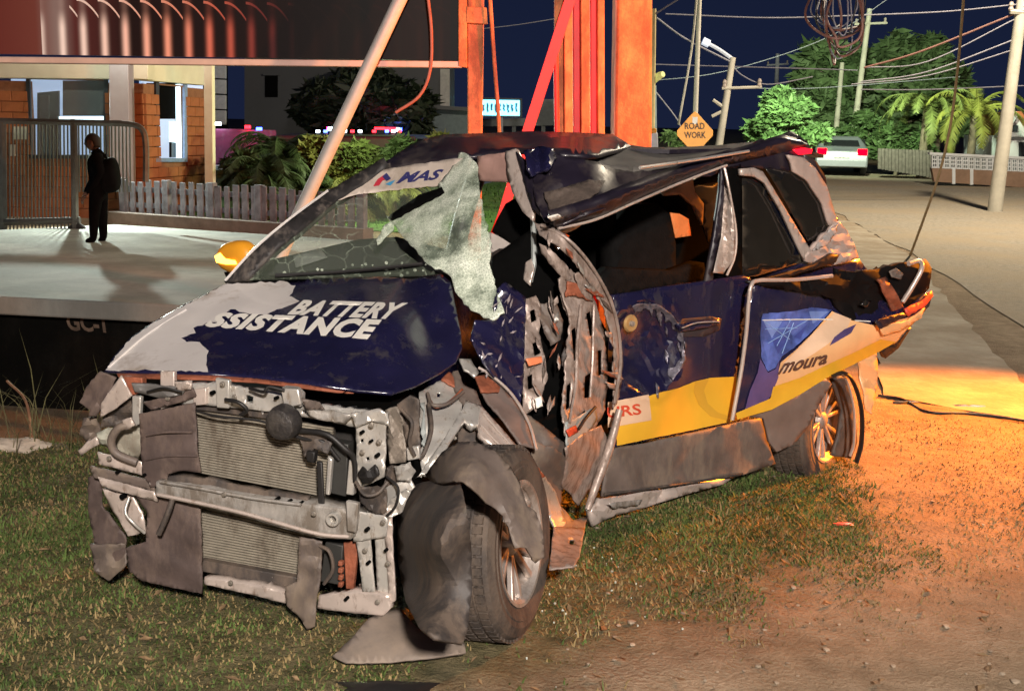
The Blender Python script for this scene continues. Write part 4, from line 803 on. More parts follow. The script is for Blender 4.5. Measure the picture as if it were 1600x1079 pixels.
fdS = Surf([(840, 236, cX(840, 236, -1.14)), (930, 245, cX(930, 245, -1.3)), (960, 266, cX(960, 266, -1.40)), (850, 290, cX(850, 290, -1.02)), (870, 345, cX(870, 345, -.92)), (1000, 285, cX(1000, 285, -1.42)), (1100, 255, cX(1100, 255, -1.82)), (940, 310, cX(940, 310, -1.1)), (1040, 285, DP(1040, 285, -.06)), (1130, 262, DP(1130, 262, -.06))], .03, 46, 7, 0, True)
sheet('roof_side_fold', [(822, 240), (838, 230), (866, 236), (884, 244), (930, 252), (960, 264), (990, 268), (1060, 256), (1150, 238), (1150, 252), (1100, 268), (1040, 290), (990, 306), (930, 330), (880, 350), (852, 344), (838, 316), (828, 280)], fdS, BLACKP, wreck, .015, 8, 1.2, 6)
sheet('roof_fold_underside', [(850, 300), (884, 292), (920, 280), (946, 282), (936, 300), (900, 322), (872, 334), (858, 326)], lambda x, y, d=0.: fdS(x, y, d + .03), M('dirty_underside', (.07, .052, .042), .8, 0, .5, 14., .3), wreck, .008, 8, 1.2, 7)
sheet('folded_corner', [(818, 236), (846, 228), (864, 232), (870, 248), (862, 262), (846, 268), (832, 276), (824, 258)], lambda x, y, d=0.: fdS(x, y, d + .06 + .03 * math.sin(x * .2)), NAVY, wreck, .012, 6, 1.2, 8)
rlS = Surf([(868, 356, cX(868, 356, -.90)), (960, 318, cX(960, 318, -1.12)), (1060, 280, DP(1060, 280, .0)), (1150, 250, DP(1150, 250, .0)), (1235, 228, DP(1235, 228, .0))], .012, 40, 8, 0, True)
sheet('roof_rail_side', [(862, 342), (880, 338), (930, 322), (990, 296), (1050, 274), (1110, 254), (1170, 238), (1230, 220), (1262, 226), (1240, 238), (1180, 248), (1140, 256), (1100, 272), (1050, 292), (990, 318), (930, 344), (884, 358), (868, 358)], rlS, BLACKP, wreck, .04, 9, .5, 9)
tube('roof_rail', [rlS(1000, 262, -.02), rlS(1050, 255, .0), rlS(1110, 246, .01), rlS(1170, 236, .01)], .007, PRIMER, wreck, 6)
tube('gutter_edge', [rlS(872, 357, .02), rlS(930, 343, .02), rlS(990, 317, .02), rlS(1050, 291, .02), rlS(1100, 271, .02), rlS(1136, 258, .02)], .006, PINK, wreck, 6)
sheet('white_shard', [(856, 340), (872, 336), (880, 340), (862, 346)], lambda x, y, d=0.: rlS(x, y, d + .05), LETW, wreck, .006, 5)
sheet('headliner_edge', [(876, 362), (900, 352), (916, 346), (900, 358), (882, 366)], lambda x, y, d=0.: rlS(x, y, d - .01), CRM, wreck, .006, 6)
# full roof behind the fold, rear spoiler with its brake light
rz0 = math.atan2(FX[1], FX[0])
raw('roof_rear', [car(-1.5, -1.5, 1.68), car(-1.9, -.45, 1.68), car(-2.6, -.12, 1.70), car(-3.2, -.2, 1.66), car(-3.2, -1.5, 1.66), car(-1.5, -1.5, 1.66), car(-1.9, -.45, 1.66), car(-2.6, -.12, 1.68), car(-3.2, -.2, 1.64), car(-3.2, -1.5, 1.64)], [(0, 1, 2, 3, 4), (9, 8, 7, 6, 5), (0, 5, 6, 1), (1, 6, 7, 2), (2, 7, 8, 3), (3, 8, 9, 4), (4, 9, 5, 0)], BLACKP, wreck)
spl = lambda x, y, d=0.: DP(x, y, d - .05)
spl.n = DP.n
spo = sheet('spoiler', [(1176, 226), (1216, 214), (1250, 213), (1262, 222), (1268, 236), (1256, 244), (1228, 238), (1196, 240)], crumpled(spl, .02, 25, 3), BLACKP, wreck, .05, 8, .6, 3)
sheet('brake_light', [(1240, 234), (1256, 231), (1270, 233), (1268, 240), (1250, 242)], lambda x, y, d=0.: spl(x, y, d + .03), M('brake_light_red', (.8, .01, .02), .4, emit=2.2, ecol=(1, .005, .02)), spo, .01, 5)

sheet('door_top_frame', [(1090, 276), (1112, 264), (1150, 250), (1200, 242), (1240, 234), (1264, 244), (1250, 256), (1238, 268), (1200, 264), (1176, 262), (1156, 262), (1134, 264), (1110, 276)], lambda x, y, d=0.: DP(x, y, d - .03), BLACKP, wreck, .03, 9)
# ---- left side: pillars, door, glass
sheet('cabin_dark_sheet', [(890, 372), (930, 345), (1050, 296), (1110, 272), (1150, 258), (1200, 262), (1300, 330), (1300, 420), (1160, 440), (960, 460), (925, 430)], lambda x, y, d=0.: DP(x, y, d - .75), BLK, wreck, .02, 30)  # black sheet stands in for the unlit cabin
GDARK = M('tinted_glass', (.012, .011, .010), .06, 0, .2, spec=.6, coat=.3)
sheet('centre_pillar', [(1132, 262), (1158, 256), (1160, 300), (1160, 380), (1160, 434), (1128, 438), (1120, 430), (1132, 360)], lambda x, y, d=0.: DP(x, y, d - .03), BLK, wreck, .03, 12)
sheet('door_frame_front', [(1128, 262), (1136, 262), (1136, 300), (1126, 370), (1112, 448), (1102, 446), (1116, 370), (1126, 300)], DP, BLACKP, wreck, .02, 10, .3, 2)
sheet('bent_trim', [(1132, 290), (1138, 300), (1148, 360), (1148, 400), (1130, 428), (1116, 426), (1128, 370)], lambda x, y, d=0.: DP(x, y, d + .03 - .03 * math.cos(x * .2)), PINK, wreck, .006, 7, .3, 3)
tube('trim_edge', [DP(1132, 262, .03), DP(1140, 300, .05), DP(1150, 360, .05), DP(1148, 400, .05), DP(1136, 430, .03)], .006, PINK, wreck, 6)
sheet('rear_pillar', [(1158, 264), (1178, 262), (1192, 268), (1206, 290), (1236, 340), (1264, 386), (1272, 398), (1258, 406), (1248, 386), (1222, 330), (1196, 286), (1180, 276), (1158, 274)], DP, PINK, wreck, .02, 8, .2, 4)
sheet('rear_door_glass', [(1158, 276), (1180, 278), (1196, 290), (1222, 336), (1248, 392), (1252, 410), (1180, 432), (1160, 432)], lambda x, y, d=0.: DP(x, y, d - .04), GDARK, wreck, .006, 16)
sheet('quarter_glass', [(1196, 262), (1236, 268), (1262, 282), (1288, 320), (1296, 352), (1274, 376), (1262, 376), (1238, 334), (1210, 286)], lambda x, y, d=0.: DP(x, y, d - .02), GDARK, wreck, .006, 12)
sheet('tail_pillar', [(1232, 242), (1256, 246), (1274, 262), (1292, 290), (1304, 330), (1310, 350), (1296, 352), (1286, 318), (1262, 282), (1240, 268), (1238, 256)], DP, M('d_pillar_paint', (.42, .33, .29), .45, 0, .15, coat=.3), wreck, .02, 8, .3, 5)
sheet('rear_edge', [(1256, 240), (1276, 252), (1290, 276), (1292, 292), (1282, 284), (1264, 258)], lambda x, y, d=0.: DP(x, y, d - .02), BLACKP, wreck, .05, 8)
sheet('quarter_shoulder', [(1262, 392), (1274, 380), (1298, 356), (1312, 346), (1324, 360), (1336, 384), (1342, 402), (1318, 412), (1280, 414), (1258, 408)], crumpled(DP, .02, 25, 8, .6), M('d_pillar_paint', (.42, .33, .29)), wreck, .02, 7, 1.2, 6)
sheet('torn_film', [(1270, 392), (1296, 358), (1310, 350), (1306, 366), (1290, 384)], crumpled(lambda x, y, d=0.: DP(x, y, d + .015), .015, 14, 3, 1.), M('crinkled_film', (.38, .36, .35), .3), wreck, .002, 5, 2., 7)
sheet('belt_trim', [(1168, 440), (1220, 428), (1270, 414), (1300, 396), (1312, 398), (1306, 410), (1280, 418), (1220, 436), (1180, 446)], lambda x, y, d=0.: DP(x, y, d + .03), DARK, wreck, .02, 8, 1.0, 3)
def doorf(px, py, d=0.):
    r = math.hypot((px - 1010) / 58, (py - 545) / 72)
    dent = -.07 * max(0, 1 - r ** 2) + .015 * math.exp(-((r - 1.05) / .12) ** 2)
    dent += .022 * folds(px, py, 20, 3) * max(0, 1.25 - r) + .004 * mnoise.noise(Vector((px / 60, py / 60, 8)))
    wav = .012 * math.sin(px * .045 + py * .01) * math.exp(-((py - 640) / 40) ** 2)
    return DP(px, py, d + dent + wav)
door = sheet('rear_door', [(958, 462), (1010, 452), (1100, 440), (1162, 430), (1176, 436), (1168, 470), (1160, 540), (1152, 600), (1144, 660), (1080, 674), (1020, 686), (962, 698), (956, 640), (964, 600), (970, 540)], doorf, NAVY, wreck, .04, 9)
sheet('yellow_band', [(962, 652), (990, 628), (1020, 616), (1060, 606), (1084, 596), (1110, 590), (1150, 588), (1147, 640), (1143, 658), (1080, 672), (1020, 684), (964, 696)], doorf, YEL, door, .0, 8, .4, 2, .004)
sheet('gold_arc', [(1086, 596), (1108, 591), (1100, 610), (1106, 630), (1122, 644), (1140, 650), (1142, 658), (1110, 650), (1092, 632), (1084, 612)], doorf, YEL2, door, .0, 7, .2, 3, .006)
sheet('white_label', [(950, 628), (1014, 616), (1018, 656), (950, 668)], doorf, CRM, door, .0, 9, .3, 4, .008)
text('label_lettering', 'URS', [(949, 653), (1003, 647), (1000, 630), (949, 636)], doorf, RED, door, .011, 0, .02)
ring = [(1012 + (57 + 8 * mnoise.noise(Vector((a * 2.1, 1, 0)))) * math.cos(a), 545 + (72 + 9 * mnoise.noise(Vector((a * 2.3, 5, 0)))) * math.sin(a)) for a in np.linspace(-2.0, .75, 40)]; ring += [(1012 + (57 + 8 * mnoise.noise(Vector((a * 2.1, 1, 0))) - max(2.5, 9 + 16 * mnoise.noise(Vector((a * 4.1, 9, 0))))) * math.cos(a), 545 + (72 + 9 * mnoise.noise(Vector((a * 2.3, 5, 0))) - max(2.5, 10 + 20 * mnoise.noise(Vector((a * 4.1, 9, 0))))) * math.sin(a)) for a in np.linspace(.75, -2.0, 40)]
sheet('scraped_metal', ring, doorf, M('scraped_metal', (.22, .21, .25), .3, .5, .6, 30., .3), door, .002, 4, 2.5, 5, .008)
for k in range(9):
    a = RNG.uniform(-1.8, 1.2); px, py = 1012 + RNG.uniform(30, 60) * math.cos(a), 545 + RNG.uniform(40, 72) * math.sin(a); s = RNG.uniform(4, 10)
    sheet('paint_tear', [(px - s * .3, py - s * 1.5), (px + s * .35, py - s * .5), (px + s * .2, py + s * 1.6), (px - s * .25, py + s * .4)], doorf, MATS['scraped_metal'], door, .002, 3, 1.2, 300 + k, .012)
spin('hinge_washer', [(.010, .004), (.018, .010), (.034, .010), (.040, .0), (.036, -.008)], doorf(985, 505, .045), DP.n, M('brass_washer', (.55, .34, .14), .4, .4), door, 24)
spin('hinge_bolt', [(0, .018), (.012, .018), (.014, 0)], doorf(985, 505, .045), DP.n, ALU, door, 8)
hd = sheet('door_handle', [(1062, 508), (1080, 503), (1106, 500), (1126, 499), (1124, 506), (1104, 512), (1080, 516), (1064, 518)], lambda x, y, d=0.: doorf(x, y, d + .03), NAVY, door, .03, 6)
sheet('handle_recess', [(1056, 510), (1066, 498), (1110, 494), (1128, 498), (1124, 516), (1100, 526), (1066, 526)], doorf, BLACKP, door, .003, 7, 0, 0, .004)
tube('handle_chrome', [doorf(1066, 512, .062), doorf(1090, 504, .066), doorf(1124, 502, .062)], .003, PINK, hd, 6)
# sill cladding
clS = crumpled(lambda x, y, d=0.: DP(x, y, d + .02), .02, 60, 5, .4)
sheet('sill_cladding', [(952, 702), (1020, 690), (1100, 672), (1150, 660), (1192, 652), (1200, 690), (1212, 724), (1160, 742), (1100, 752), (1020, 764), (940, 776), (946, 736)], clS, GREYPL, wreck, .012, 11, .4, 3)
sheet('sill_panel', [(936, 778), (1020, 766), (1100, 754), (1150, 744), (1130, 756), (1060, 776), (1010, 792), (960, 806), (926, 822), (922, 800)], crumpled(lambda x, y, d=0.: DP(x, y, d - .02), .03, 45, 6, .6), PINK, wreck, .03, 9, .8, 4)
tube('sill_seam', [clS(944, 772, .01), clS(1020, 762, .01), clS(1100, 750, .01), clS(1160, 740, .01)], .006, LINER, wreck, 6)
sheet('sill_scrape', [(950, 786), (980, 782), (1004, 780), (1000, 788), (960, 794)], lambda x, y, d=0.: DP(x, y, d + .035), ALU, wreck, .002, 5, 1.5, 6)
# door gap trim and peeled rear side panel
tube('gap_trim', [QP(1300, 431, .05), QP(1240, 437, .05), QP(1186, 438, .05), QP(1174, 446, .06), QP(1170, 470, .06), QP(1166, 520, .05), QP(1158, 580, .04), QP(1150, 624, .04), QP(1144, 656, .04)], .010, PINK, wreck, 8)
def qf(px, py, d=0.):
    b = .05 * math.exp(-((py - 560 + (px - 1250) * .35) / 30) ** 2) * sstep(1200, 1300, px) + .02 * math.sin((px + py * .6) * .035) * float(sstep(1190, 1280, px))
    b += .008 * mnoise.fractal(Vector((px / 30, py / 30, 5)), 1, 2, 3)
    return QP(px, py, d + b)
qp = sheet('side_panel', [(1178, 446), (1240, 444), (1300, 440), (1340, 452), (1380, 470), (1420, 480), (1448, 456), (1456, 462), (1452, 478), (1436, 496), (1416, 516), (1400, 536), (1376, 546), (1340, 560), (1312, 572), (1290, 584), (1250, 604), (1200, 624), (1150, 646), (1152, 600), (1160, 540), (1170, 480)], qf, NAVY, wreck, .012, 9, .6, 2)
sheet('blue_graphic', [(1190, 497), (1192, 490), (1240, 486), (1268, 480), (1300, 484), (1286, 500), (1262, 524), (1240, 544), (1222, 556), (1212, 574), (1200, 580), (1190, 560), (1188, 525)], qf, BLU, qp, .0, 6, .8, 3, .004)
for k, (x0, y0, x1, y1) in enumerate([(1194, 502, 1234, 530), (1236, 498, 1214, 540), (1200, 536, 1262, 500), (1196, 514, 1246, 512), (1222, 552, 1240, 504)]):
    tube('graphic_line', [qf(x0, y0, .007), qf((x0 + x1) / 2, (y0 + y1) / 2, .008), qf(x1, y1, .007)], .002, M('pale_blue_print', (.25, .4, .7), .4), qp, 5)
sheet('violet_swoosh', [(1188, 560), (1200, 582), (1212, 576), (1218, 562), (1216, 590), (1206, 616), (1200, 624), (1164, 640), (1172, 610), (1184, 582)], qf, BLU2, qp, .0, 6, .2, 4, .006)
sheet('orange_field', [(1300, 486), (1330, 500), (1366, 508), (1410, 498), (1436, 492), (1416, 514), (1400, 534), (1376, 546), (1340, 560), (1312, 572), (1290, 584), (1250, 604), (1204, 622), (1212, 594), (1220, 566), (1244, 546), (1270, 520)], qf, ORG, qp, .0, 7, .2, 5, .005)
sheet('yellow_edge', [(1400, 534), (1376, 530), (1340, 548), (1300, 566), (1250, 590), (1208, 604), (1204, 622), (1150, 645), (1152, 655), (1205, 640), (1250, 616), (1292, 590), (1340, 566), (1376, 548)], qf, YEL, qp, .0, 7, .2, 6, .008)
sheet('pale_swoosh', [(1304, 488), (1330, 498), (1322, 516), (1290, 540), (1250, 566), (1222, 584), (1224, 568), (1246, 546), (1272, 520)], qf, CRM, qp, .0, 7, .2, 7, .009)
sheet('violet_streak', [(1338, 506), (1330, 520), (1310, 532), (1296, 540), (1304, 526), (1320, 514)], qf, BLU2, qp, .0, 6, .2, 8, .011)
text('panel_lettering', 'moura', [(1214, 586), (1292, 568), (1294, 553), (1222, 568)], qf, INK, qp, .013, .25, .03)
for k, (pts, c) in enumerate([([(1192, 500), (1222, 502), (1206, 528)], 0), ([(1224, 502), (1262, 500), (1238, 524)], 1), ([(1206, 530), (1236, 524), (1216, 552)], 2), ([(1264, 486), (1296, 486), (1270, 506)], 0), ([(1192, 534), (1204, 534), (1200, 566)], 1), ([(1240, 526), (1262, 506), (1250, 530)], 2)]):
    sheet('graphic_facet', pts, qf, [M('facet_light', (.16, .24, .55), .35, 0, .3, coat=.3), M('facet_mid', (.10, .15, .46), .35, 0, .3, coat=.3), M('facet_deep', (.05, .07, .28), .35, 0, .3, coat=.3)][c], qp, .0, 6, 0, 0, .0055)
tube('panel_crease', [qf(1192, 500, .006), qf(1240, 499, .006), qf(1300, 499, .008), qf(1360, 502, .008)], .003, LETW, qp, 5)
# black plastic bumper corner and trim above
bk = crumpled(lambda x, y, d=0.: QP(x, y, d + .03), .04, 40, 9, .9)
sheet('bumper_corner', [(1184, 444), (1240, 438), (1300, 432), (1306, 420), (1330, 424), (1370, 420), (1420, 408), (1446, 404), (1456, 420), (1452, 450), (1430, 470), (1412, 484), (1380, 478), (1366, 492), (1340, 506), (1318, 490), (1300, 466), (1260, 456), (1200, 450)], bk, M('gloss_black_plastic', (.006, .005, .005), .65, 0, .4, 8., spec=.12), wreck, .03, 8, 1.2, 4)
sheet('rear_side_body', [(1160, 448), (1258, 410), (1342, 404), (1356, 422), (1380, 470), (1250, 520), (1160, 520)], lambda x, y, d=0.: DP(x, y, d - .05), NAVY, wreck, .03, 14)
tube('bumper_edge', [bk(1420, 412, .03), bk(1436, 408, .04), bk(1440, 420, .04), bk(1424, 450, .04), bk(1410, 472, .03)], .013, PINK, wreck, 8)
sheet('bumper_strut', [(1372, 436), (1384, 432), (1400, 456), (1412, 480), (1396, 486), (1382, 462)], lambda x, y, d=0.: bk(x, y, d + .04), RUST, wreck, .015, 7, .5, 6)
sheet('lamp_lens', [(1390, 424), (1400, 420), (1412, 428), (1408, 436), (1394, 432)], lambda x, y, d=0.: bk(x, y, d + .05), GREYPL, wreck, .006, 5, .6, 7)
sheet('reflector', [(1344, 476), (1352, 468), (1362, 470), (1354, 480)], lambda x, y, d=0.: bk(x, y, d + .05), MATS['tinted_glass'], wreck, .006, 5, .6, 8)
for k, pts in enumerate([[(1414, 482), (1440, 470), (1456, 454), (1458, 462), (1446, 478), (1420, 494)], [(1376, 510), (1420, 500), (1446, 480), (1440, 496), (1410, 516), (1380, 524)], [(1368, 500), (1410, 488), (1418, 492), (1376, 514)]]):
    sheet('torn_skin', pts, lambda x, y, d=0., k=k: qf(x, y, d + .03 + .015 * k), [RED, ORG, BLACKP][k], wreck, .01, 6, 1.0, 10 + k)
sheet('lower_trim', [(1376, 546), (1400, 536), (1418, 516), (1424, 512), (1404, 544), (1384, 560)], lambda x, y, d=0.: qf(x, y, d - .03), DARK, wreck, .03, 7, .6, 12)
# rear arch cladding, rear wheel, arch edge
sheet('arch_cladding', [(1150, 648), (1200, 634), (1250, 614), (1292, 592), (1300, 600), (1280, 632), (1262, 668), (1240, 694), (1214, 706), (1204, 690), (1194, 654)], crumpled(lambda x, y, d=0.: QP(x, y, d - .02), .012, 50, 4, .3), M('warm_plastic', (.16, .12, .10), .6, 0, .15), wreck, .02, 9, .3, 3)
rwc = CAMC + ray(1268, 654) * depth_of(car(-2.72, -.28, .33))
wheel('tyre', rwc, np.array([.80, -.60, .04]), .345, .205, 6)
tube('arch_edge', [QP(1300, 588, .05), QP(1318, 582, .08), QP(1334, 598, .10), QP(1346, 640, .10), QP(1346, 690, .08), QP(1338, 722, .06)], .018, DARK, wreck, 8, 6, .5)
tube('arch_edge', [QP(1308, 584, .03), QP(1322, 592, .05), QP(1334, 640, .05), QP(1334, 690, .04), QP(1328, 712, .03)], .012, PINK, wreck, 8, 6, .5)
sheet('arch_liner_rear', [(1300, 592), (1320, 586), (1334, 620), (1340, 690), (1330, 716), (1300, 712), (1310, 680), (1316, 640)], lambda x, y, d=0.: QP(x, y, d - .12), LINER, wreck, .02, 9)
sheet('bumper_skin', [(1340, 562), (1370, 548), (1372, 580), (1368, 620), (1362, 648), (1352, 640), (1350, 610), (1344, 590)], crumpled(lambda x, y, d=0.: QP(x, y, d + .0), .03, 30, 3, .5), ORG, wreck, .012, 7, .5, 4)
# hidden body: far side, floor, tail, seats
for nm, c, s, mt in [('floor', (-1.75, -1.12, .32), (2.4, .85, .12), BLK), ('far_side', (-1.75, -1.66, .70), (2.7, .06, .75), NAVY), ('tailgate', (-3.28, -.85, .85), (.06, 1.45, .95), NAVY)]:
    box(nm, car(*c), s, mt, wreck, rz0, .02)
tube('far_pillar', [car(-1.7, -1.6, 1.05), car(-1.75, -1.55, 1.35), car(-1.85, -1.5, 1.66)], .05, BLACKP, wreck)
tube('far_pillar', [car(-2.6, -1.6, 1.05), car(-2.6, -1.55, 1.35), car(-2.55, -1.5, 1.66)], .05, BLACKP, wreck)
# seat back and far window trim seen through the side opening
st = lambda x, y, d=0.: DP(x, y, d - .55)
sheet('seat_back', [(962, 440), (964, 390), (976, 352), (1000, 322), (1026, 318), (1046, 334), (1056, 380), (1056, 430), (1020, 440)], st, SEAT, wreck, .14, 12)
sheet('orange_tag', [(1048, 332), (1062, 334), (1076, 342), (1080, 368), (1056, 372)], lambda x, y, d=0.: DP(x, y, d - .60), M('orange_cloth', (.75, .22, .06), .7, 0, .2), wreck, .01, 7)
sheet('far_trim', [(1034, 300), (1062, 286), (1082, 276), (1086, 300), (1100, 318), (1098, 352), (1084, 322), (1064, 304), (1040, 306)], lambda x, y, d=0.: DP(x, y, d - .66), M('far_trim_pink', (.5, .36, .30), .6), wreck, .02, 7)
sheet('far_glass', [(1080, 290), (1124, 284), (1118, 350), (1108, 380), (1098, 352), (1100, 318), (1086, 300)], lambda x, y, d=0.: DP(x, y, d - .70), M('far_glass_grey', (.06, .06, .065), .3), wreck, .01, 10)
sheet('seat_base', [(925, 450), (960, 420), (1060, 424), (1100, 410), (1106, 440), (1000, 456), (950, 462)], lambda x, y, d=0.: DP(x, y, d - .45), SEAT, wreck, .1, 14)

# ================================================================== LEFT: guard house, gate, person, fence
def wp(Y):
    f = lambda px, py, d=0.: wY(px, py, Y - d)
    f.n = np.array([0, -1., 0]); return f
BLOCK = M('orange_block', (.30, .105, .035), .8, 0, .25, 6., .35, 40., dirt=(.30, .10, .035), damt=.3, dscale=4)
MORT = M('mortar', (.22, .10, .05), .9, 0, .2)
CREAM = M('cream_plaster', (.62, .60, .47), .7, 0, .08, 3.)
GREYC = M('grey_column', (.33, .33, .36), .7, 0, .08, 3.)
FRM = M('window_frame_dark', (.03, .04, .05), .5)
LIT = M('room_glow', (.55, .68, .9), .7, 0, .15, 1.5, emit=.55, ecol=(.5, .68, 1.0))  # emission on the back walls stands in for room lamps
LITB = M('lit_tube', (.9, 1, 1), .5, emit=2.2, ecol=(.65, .9, 1.0))
gy = 21.2
gh = thing('guard_house', wY(150, 345, gy), 'orange block guard house with lit windows behind the gate', 'building')
GW = wp(gy)
x0w, x1w = wY(-160, 300, gy)[0], wY(230, 300, gy)[0]
zt = wY(100, 128, gy)[2]; bs = (.40, .19)
def opening(px0, py0, px1, py1, Y):
    a, b = wY(px0, py0, Y), wY(px1, py1, Y); return (min(a[0], b[0]), max(a[0], b[0]), min(a[2], b[2]), max(a[2], b[2]))
wins = [opening(42, 118, 168, 247, gy)]
wall = box('wall', ((x0w + x1w) / 2, gy + .28, zt / 2), (x1w - x0w, .16, zt), MORT, gh, 0, 0)
# the mortar wall has a real opening: rebuilt as four pieces round the window
bpy.data.objects.remove(wall)
wx0, wx1, wz0, wz1 = wins[0]
bm = bmesh.new()
for c, s in [(((x0w + wx0) / 2, zt / 2), (wx0 - x0w, zt)), (((wx1 + x1w) / 2, zt / 2), (x1w - wx1, zt)), (((wx0 + wx1) / 2, wz0 / 2), (wx1 - wx0, wz0)), (((wx0 + wx1) / 2, (wz1 + zt) / 2), (wx1 - wx0, max(.02, zt - wz1)))]:
    box_bm(bm, (c[0], gy + .12, c[1]), (s[0], .2, s[1]))
wall = bmobj('wall', bm, MORT, gh)
bmB = bmesh.new(); box_bm(bmB, (0, 0, 0), (bs[0] - .014, .06, bs[1] - .014)); bmesh.ops.bevel(bmB, geom=bmB.edges[:], offset=.008, segments=1, affect='EDGES')
blockme = bpy.data.meshes.new('block'); bmB.to_mesh(blockme); bmB.free(); blockme.materials.append(BLOCK)
def lay(par, org, du, length, height, o0, o1, z0, z1):
    rows = int(height / bs[1]); ang = math.atan2(du[1], du[0])
    for r in range(rows):
        zc = (r + .5) * bs[1]; hitrow = zc + bs[1] * .4 > z0 and zc - bs[1] * .4 < z1
        for k in range(-1, int(length / bs[0]) + 2):
            u0 = (k + (.5 if r % 2 else 0)) * bs[0]; segs = [(max(0, u0), min(length, u0 + bs[0]))]
            if hitrow: segs = [(segs[0][0], min(segs[0][1], o0)), (max(segs[0][0], o1), segs[0][1])]
            for a_, b_ in segs:
                if b_ - a_ < .06: continue
                p = np.array(org) + np.array(du) * (a_ + b_) / 2
                o = bpy.data.objects.new('block', blockme); COL.objects.link(o); o.parent = par; o.matrix_parent_inverse = Matrix.Identity(4)
                o.location = (p[0], p[1], zc); o.rotation_euler = (0, 0, ang); o.scale = ((b_ - a_) / bs[0], 1, 1)
lay(wall, (x0w, gy, 0), (1, 0, 0), x1w - x0w, zt, wx0 - x0w, wx1 - x0w, wz0, wz1)
# side wall turning back to the right
sA = wY(231, 300, gy); sB = wY(328, 300, gy + 2.6); du = np.array([sB[0] - sA[0], sB[1] - sA[1], 0]); Ls = np.linalg.norm(du); du /= Ls; ns = np.array([du[1], -du[0], 0])
def SP(px, py, d=0.): return hit(px, py, ns, np.array([sA[0], sA[1], 0]) + ns * d)
SP.n = ns
wa, wb2 = SP(246, 130), SP(292, 252); su0, su1 = sorted([(wa - sA) @ du, (wb2 - sA) @ du]); sz0, sz1 = sorted([wa[2], wb2[2]])
bm = bmesh.new(); rzs = math.atan2(du[1], du[0])
for u0, u1, z0, z1 in [(0, su0, 0, zt), (su1, Ls, 0, zt), (su0, su1, 0, sz0), (su0, su1, sz1, zt)]:
    c = np.array([sA[0], sA[1], 0]) + du * (u0 + u1) / 2 - ns * .12; box_bm(bm, (c[0], c[1], (z0 + z1) / 2), (u1 - u0, .2, z1 - z0), rzs)
wall2 = bmobj('side_wall', bm, MORT, gh)
lay(wall2, (sA[0], sA[1], 0), du, Ls, zt, su0, su1, sz0, sz1)
# rooms behind the windows
def room(win_px, F, back, name_back):
    a, b, c, d = win_px
    plate(name_back, [(a - 25, b - 25), (c + 25, b - 25), (c + 25, d + 25), (a - 25, d + 25)], F, LIT, gh, .05, -back, 0)
room((42, 118, 168, 247), GW, 1.6, 'room_back_wall'); room((246, 130, 292, 252), SP, 1.3, 'room_side_wall')
for poly, mt, off, nm in [([(58, 145), (92, 142), (92, 250), (58, 250)], FRM, -1.3, 'room_door'), ([(62, 149), (76, 149), (76, 250), (62, 250)], M('door_panel_grey', (.09, .09, .10), .6), -1.25, 'room_door_leaf'),
                          ([(98, 126), (166, 126), (166, 181), (98, 181)], M('screen_grey', (.035, .04, .04), .35), -.5, 'wall_screen'), ([(92, 182), (168, 182), (168, 190), (92, 190)], LITB, -.7, 'light_tube'),
                          ([(42, 118), (168, 118), (168, 124), (42, 124)], FRM, .02, 'window_frame'), ([(40, 118), (46, 118), (50, 247), (44, 247)], FRM, .02, 'window_frame'), ([(162, 118), (168, 118), (168, 247), (162, 247)], FRM, .02, 'window_frame'), ([(42, 242), (168, 242), (168, 248), (42, 248)], FRM, .03, 'window_sill'), ([(110, 186), (115, 186), (115, 245), (110, 245)], FRM, .0, 'window_frame')]:
    plate(nm, poly, GW, mt, gh, .05, off, 0)
plate('window_pane', [(44, 120), (166, 120), (166, 246), (44, 246)], GW, M('window_pane', (.6, .75, .8), .05, alpha=.10), gh, .01, -.03, 0)
for poly, mt, off, nm in [([(246, 130), (280, 130), (280, 186), (246, 186)], BLK, -.1, 'window_blind'), ([(268, 190), (280, 190), (280, 225), (268, 225)], LITB, -.2, 'light_tube'), ([(244, 128), (249, 128), (249, 252), (244, 252)], FRM, .02, 'window_frame'), ([(289, 132), (293, 132), (293, 252), (289, 252)], M('blue_frame', (.2, .3, .5), .5), .02, 'window_frame'), ([(244, 247), (293, 247), (293, 253), (244, 253)], M('blue_frame', (.2, .3, .5)), .03, 'window_sill'), ([(278, 132), (282, 132), (284, 250), (279, 250)], LITB, -.05, 'window_frame'), ([(268, 222), (284, 224), (284, 246), (268, 246)], FRM, -.15, 'cabinet')]:  # one frame bar shares the tube's emission, its brightness is in the material
    plate(nm, poly, SP, mt, gh, .05, off, 0)
plate('fascia', [(-180, 94), (231, 98), (231, 124), (-180, 120)], GW, CREAM, gh, .4, .25, .01)
plate('side_fascia', [(231, 98), (328, 100), (328, 134), (231, 126)], SP, CREAM, gh, .3, .1, .01)
plate('column', [(170, 97), (200, 98), (204, 300), (172, 300)], wp(gy - .9), GREYC, gh, .3, 0, .01)
plate('porch_column', [(318, 98), (331, 98), (333, 300), (320, 300)], wp(gy - .6), CREAM, gh, .2, 0, .01)
plate('notice', [(20, 198), (42, 198), (42, 218), (20, 218)], GW, M('paper_notice', (.55, .55, .45), .8), gh, .02, .05, 0)
plate('switch_box', [(14, 226), (23, 226), (23, 244), (14, 244)], GW, M('switch_box', (.5, .48, .4), .6), gh, .06, .06, .005)

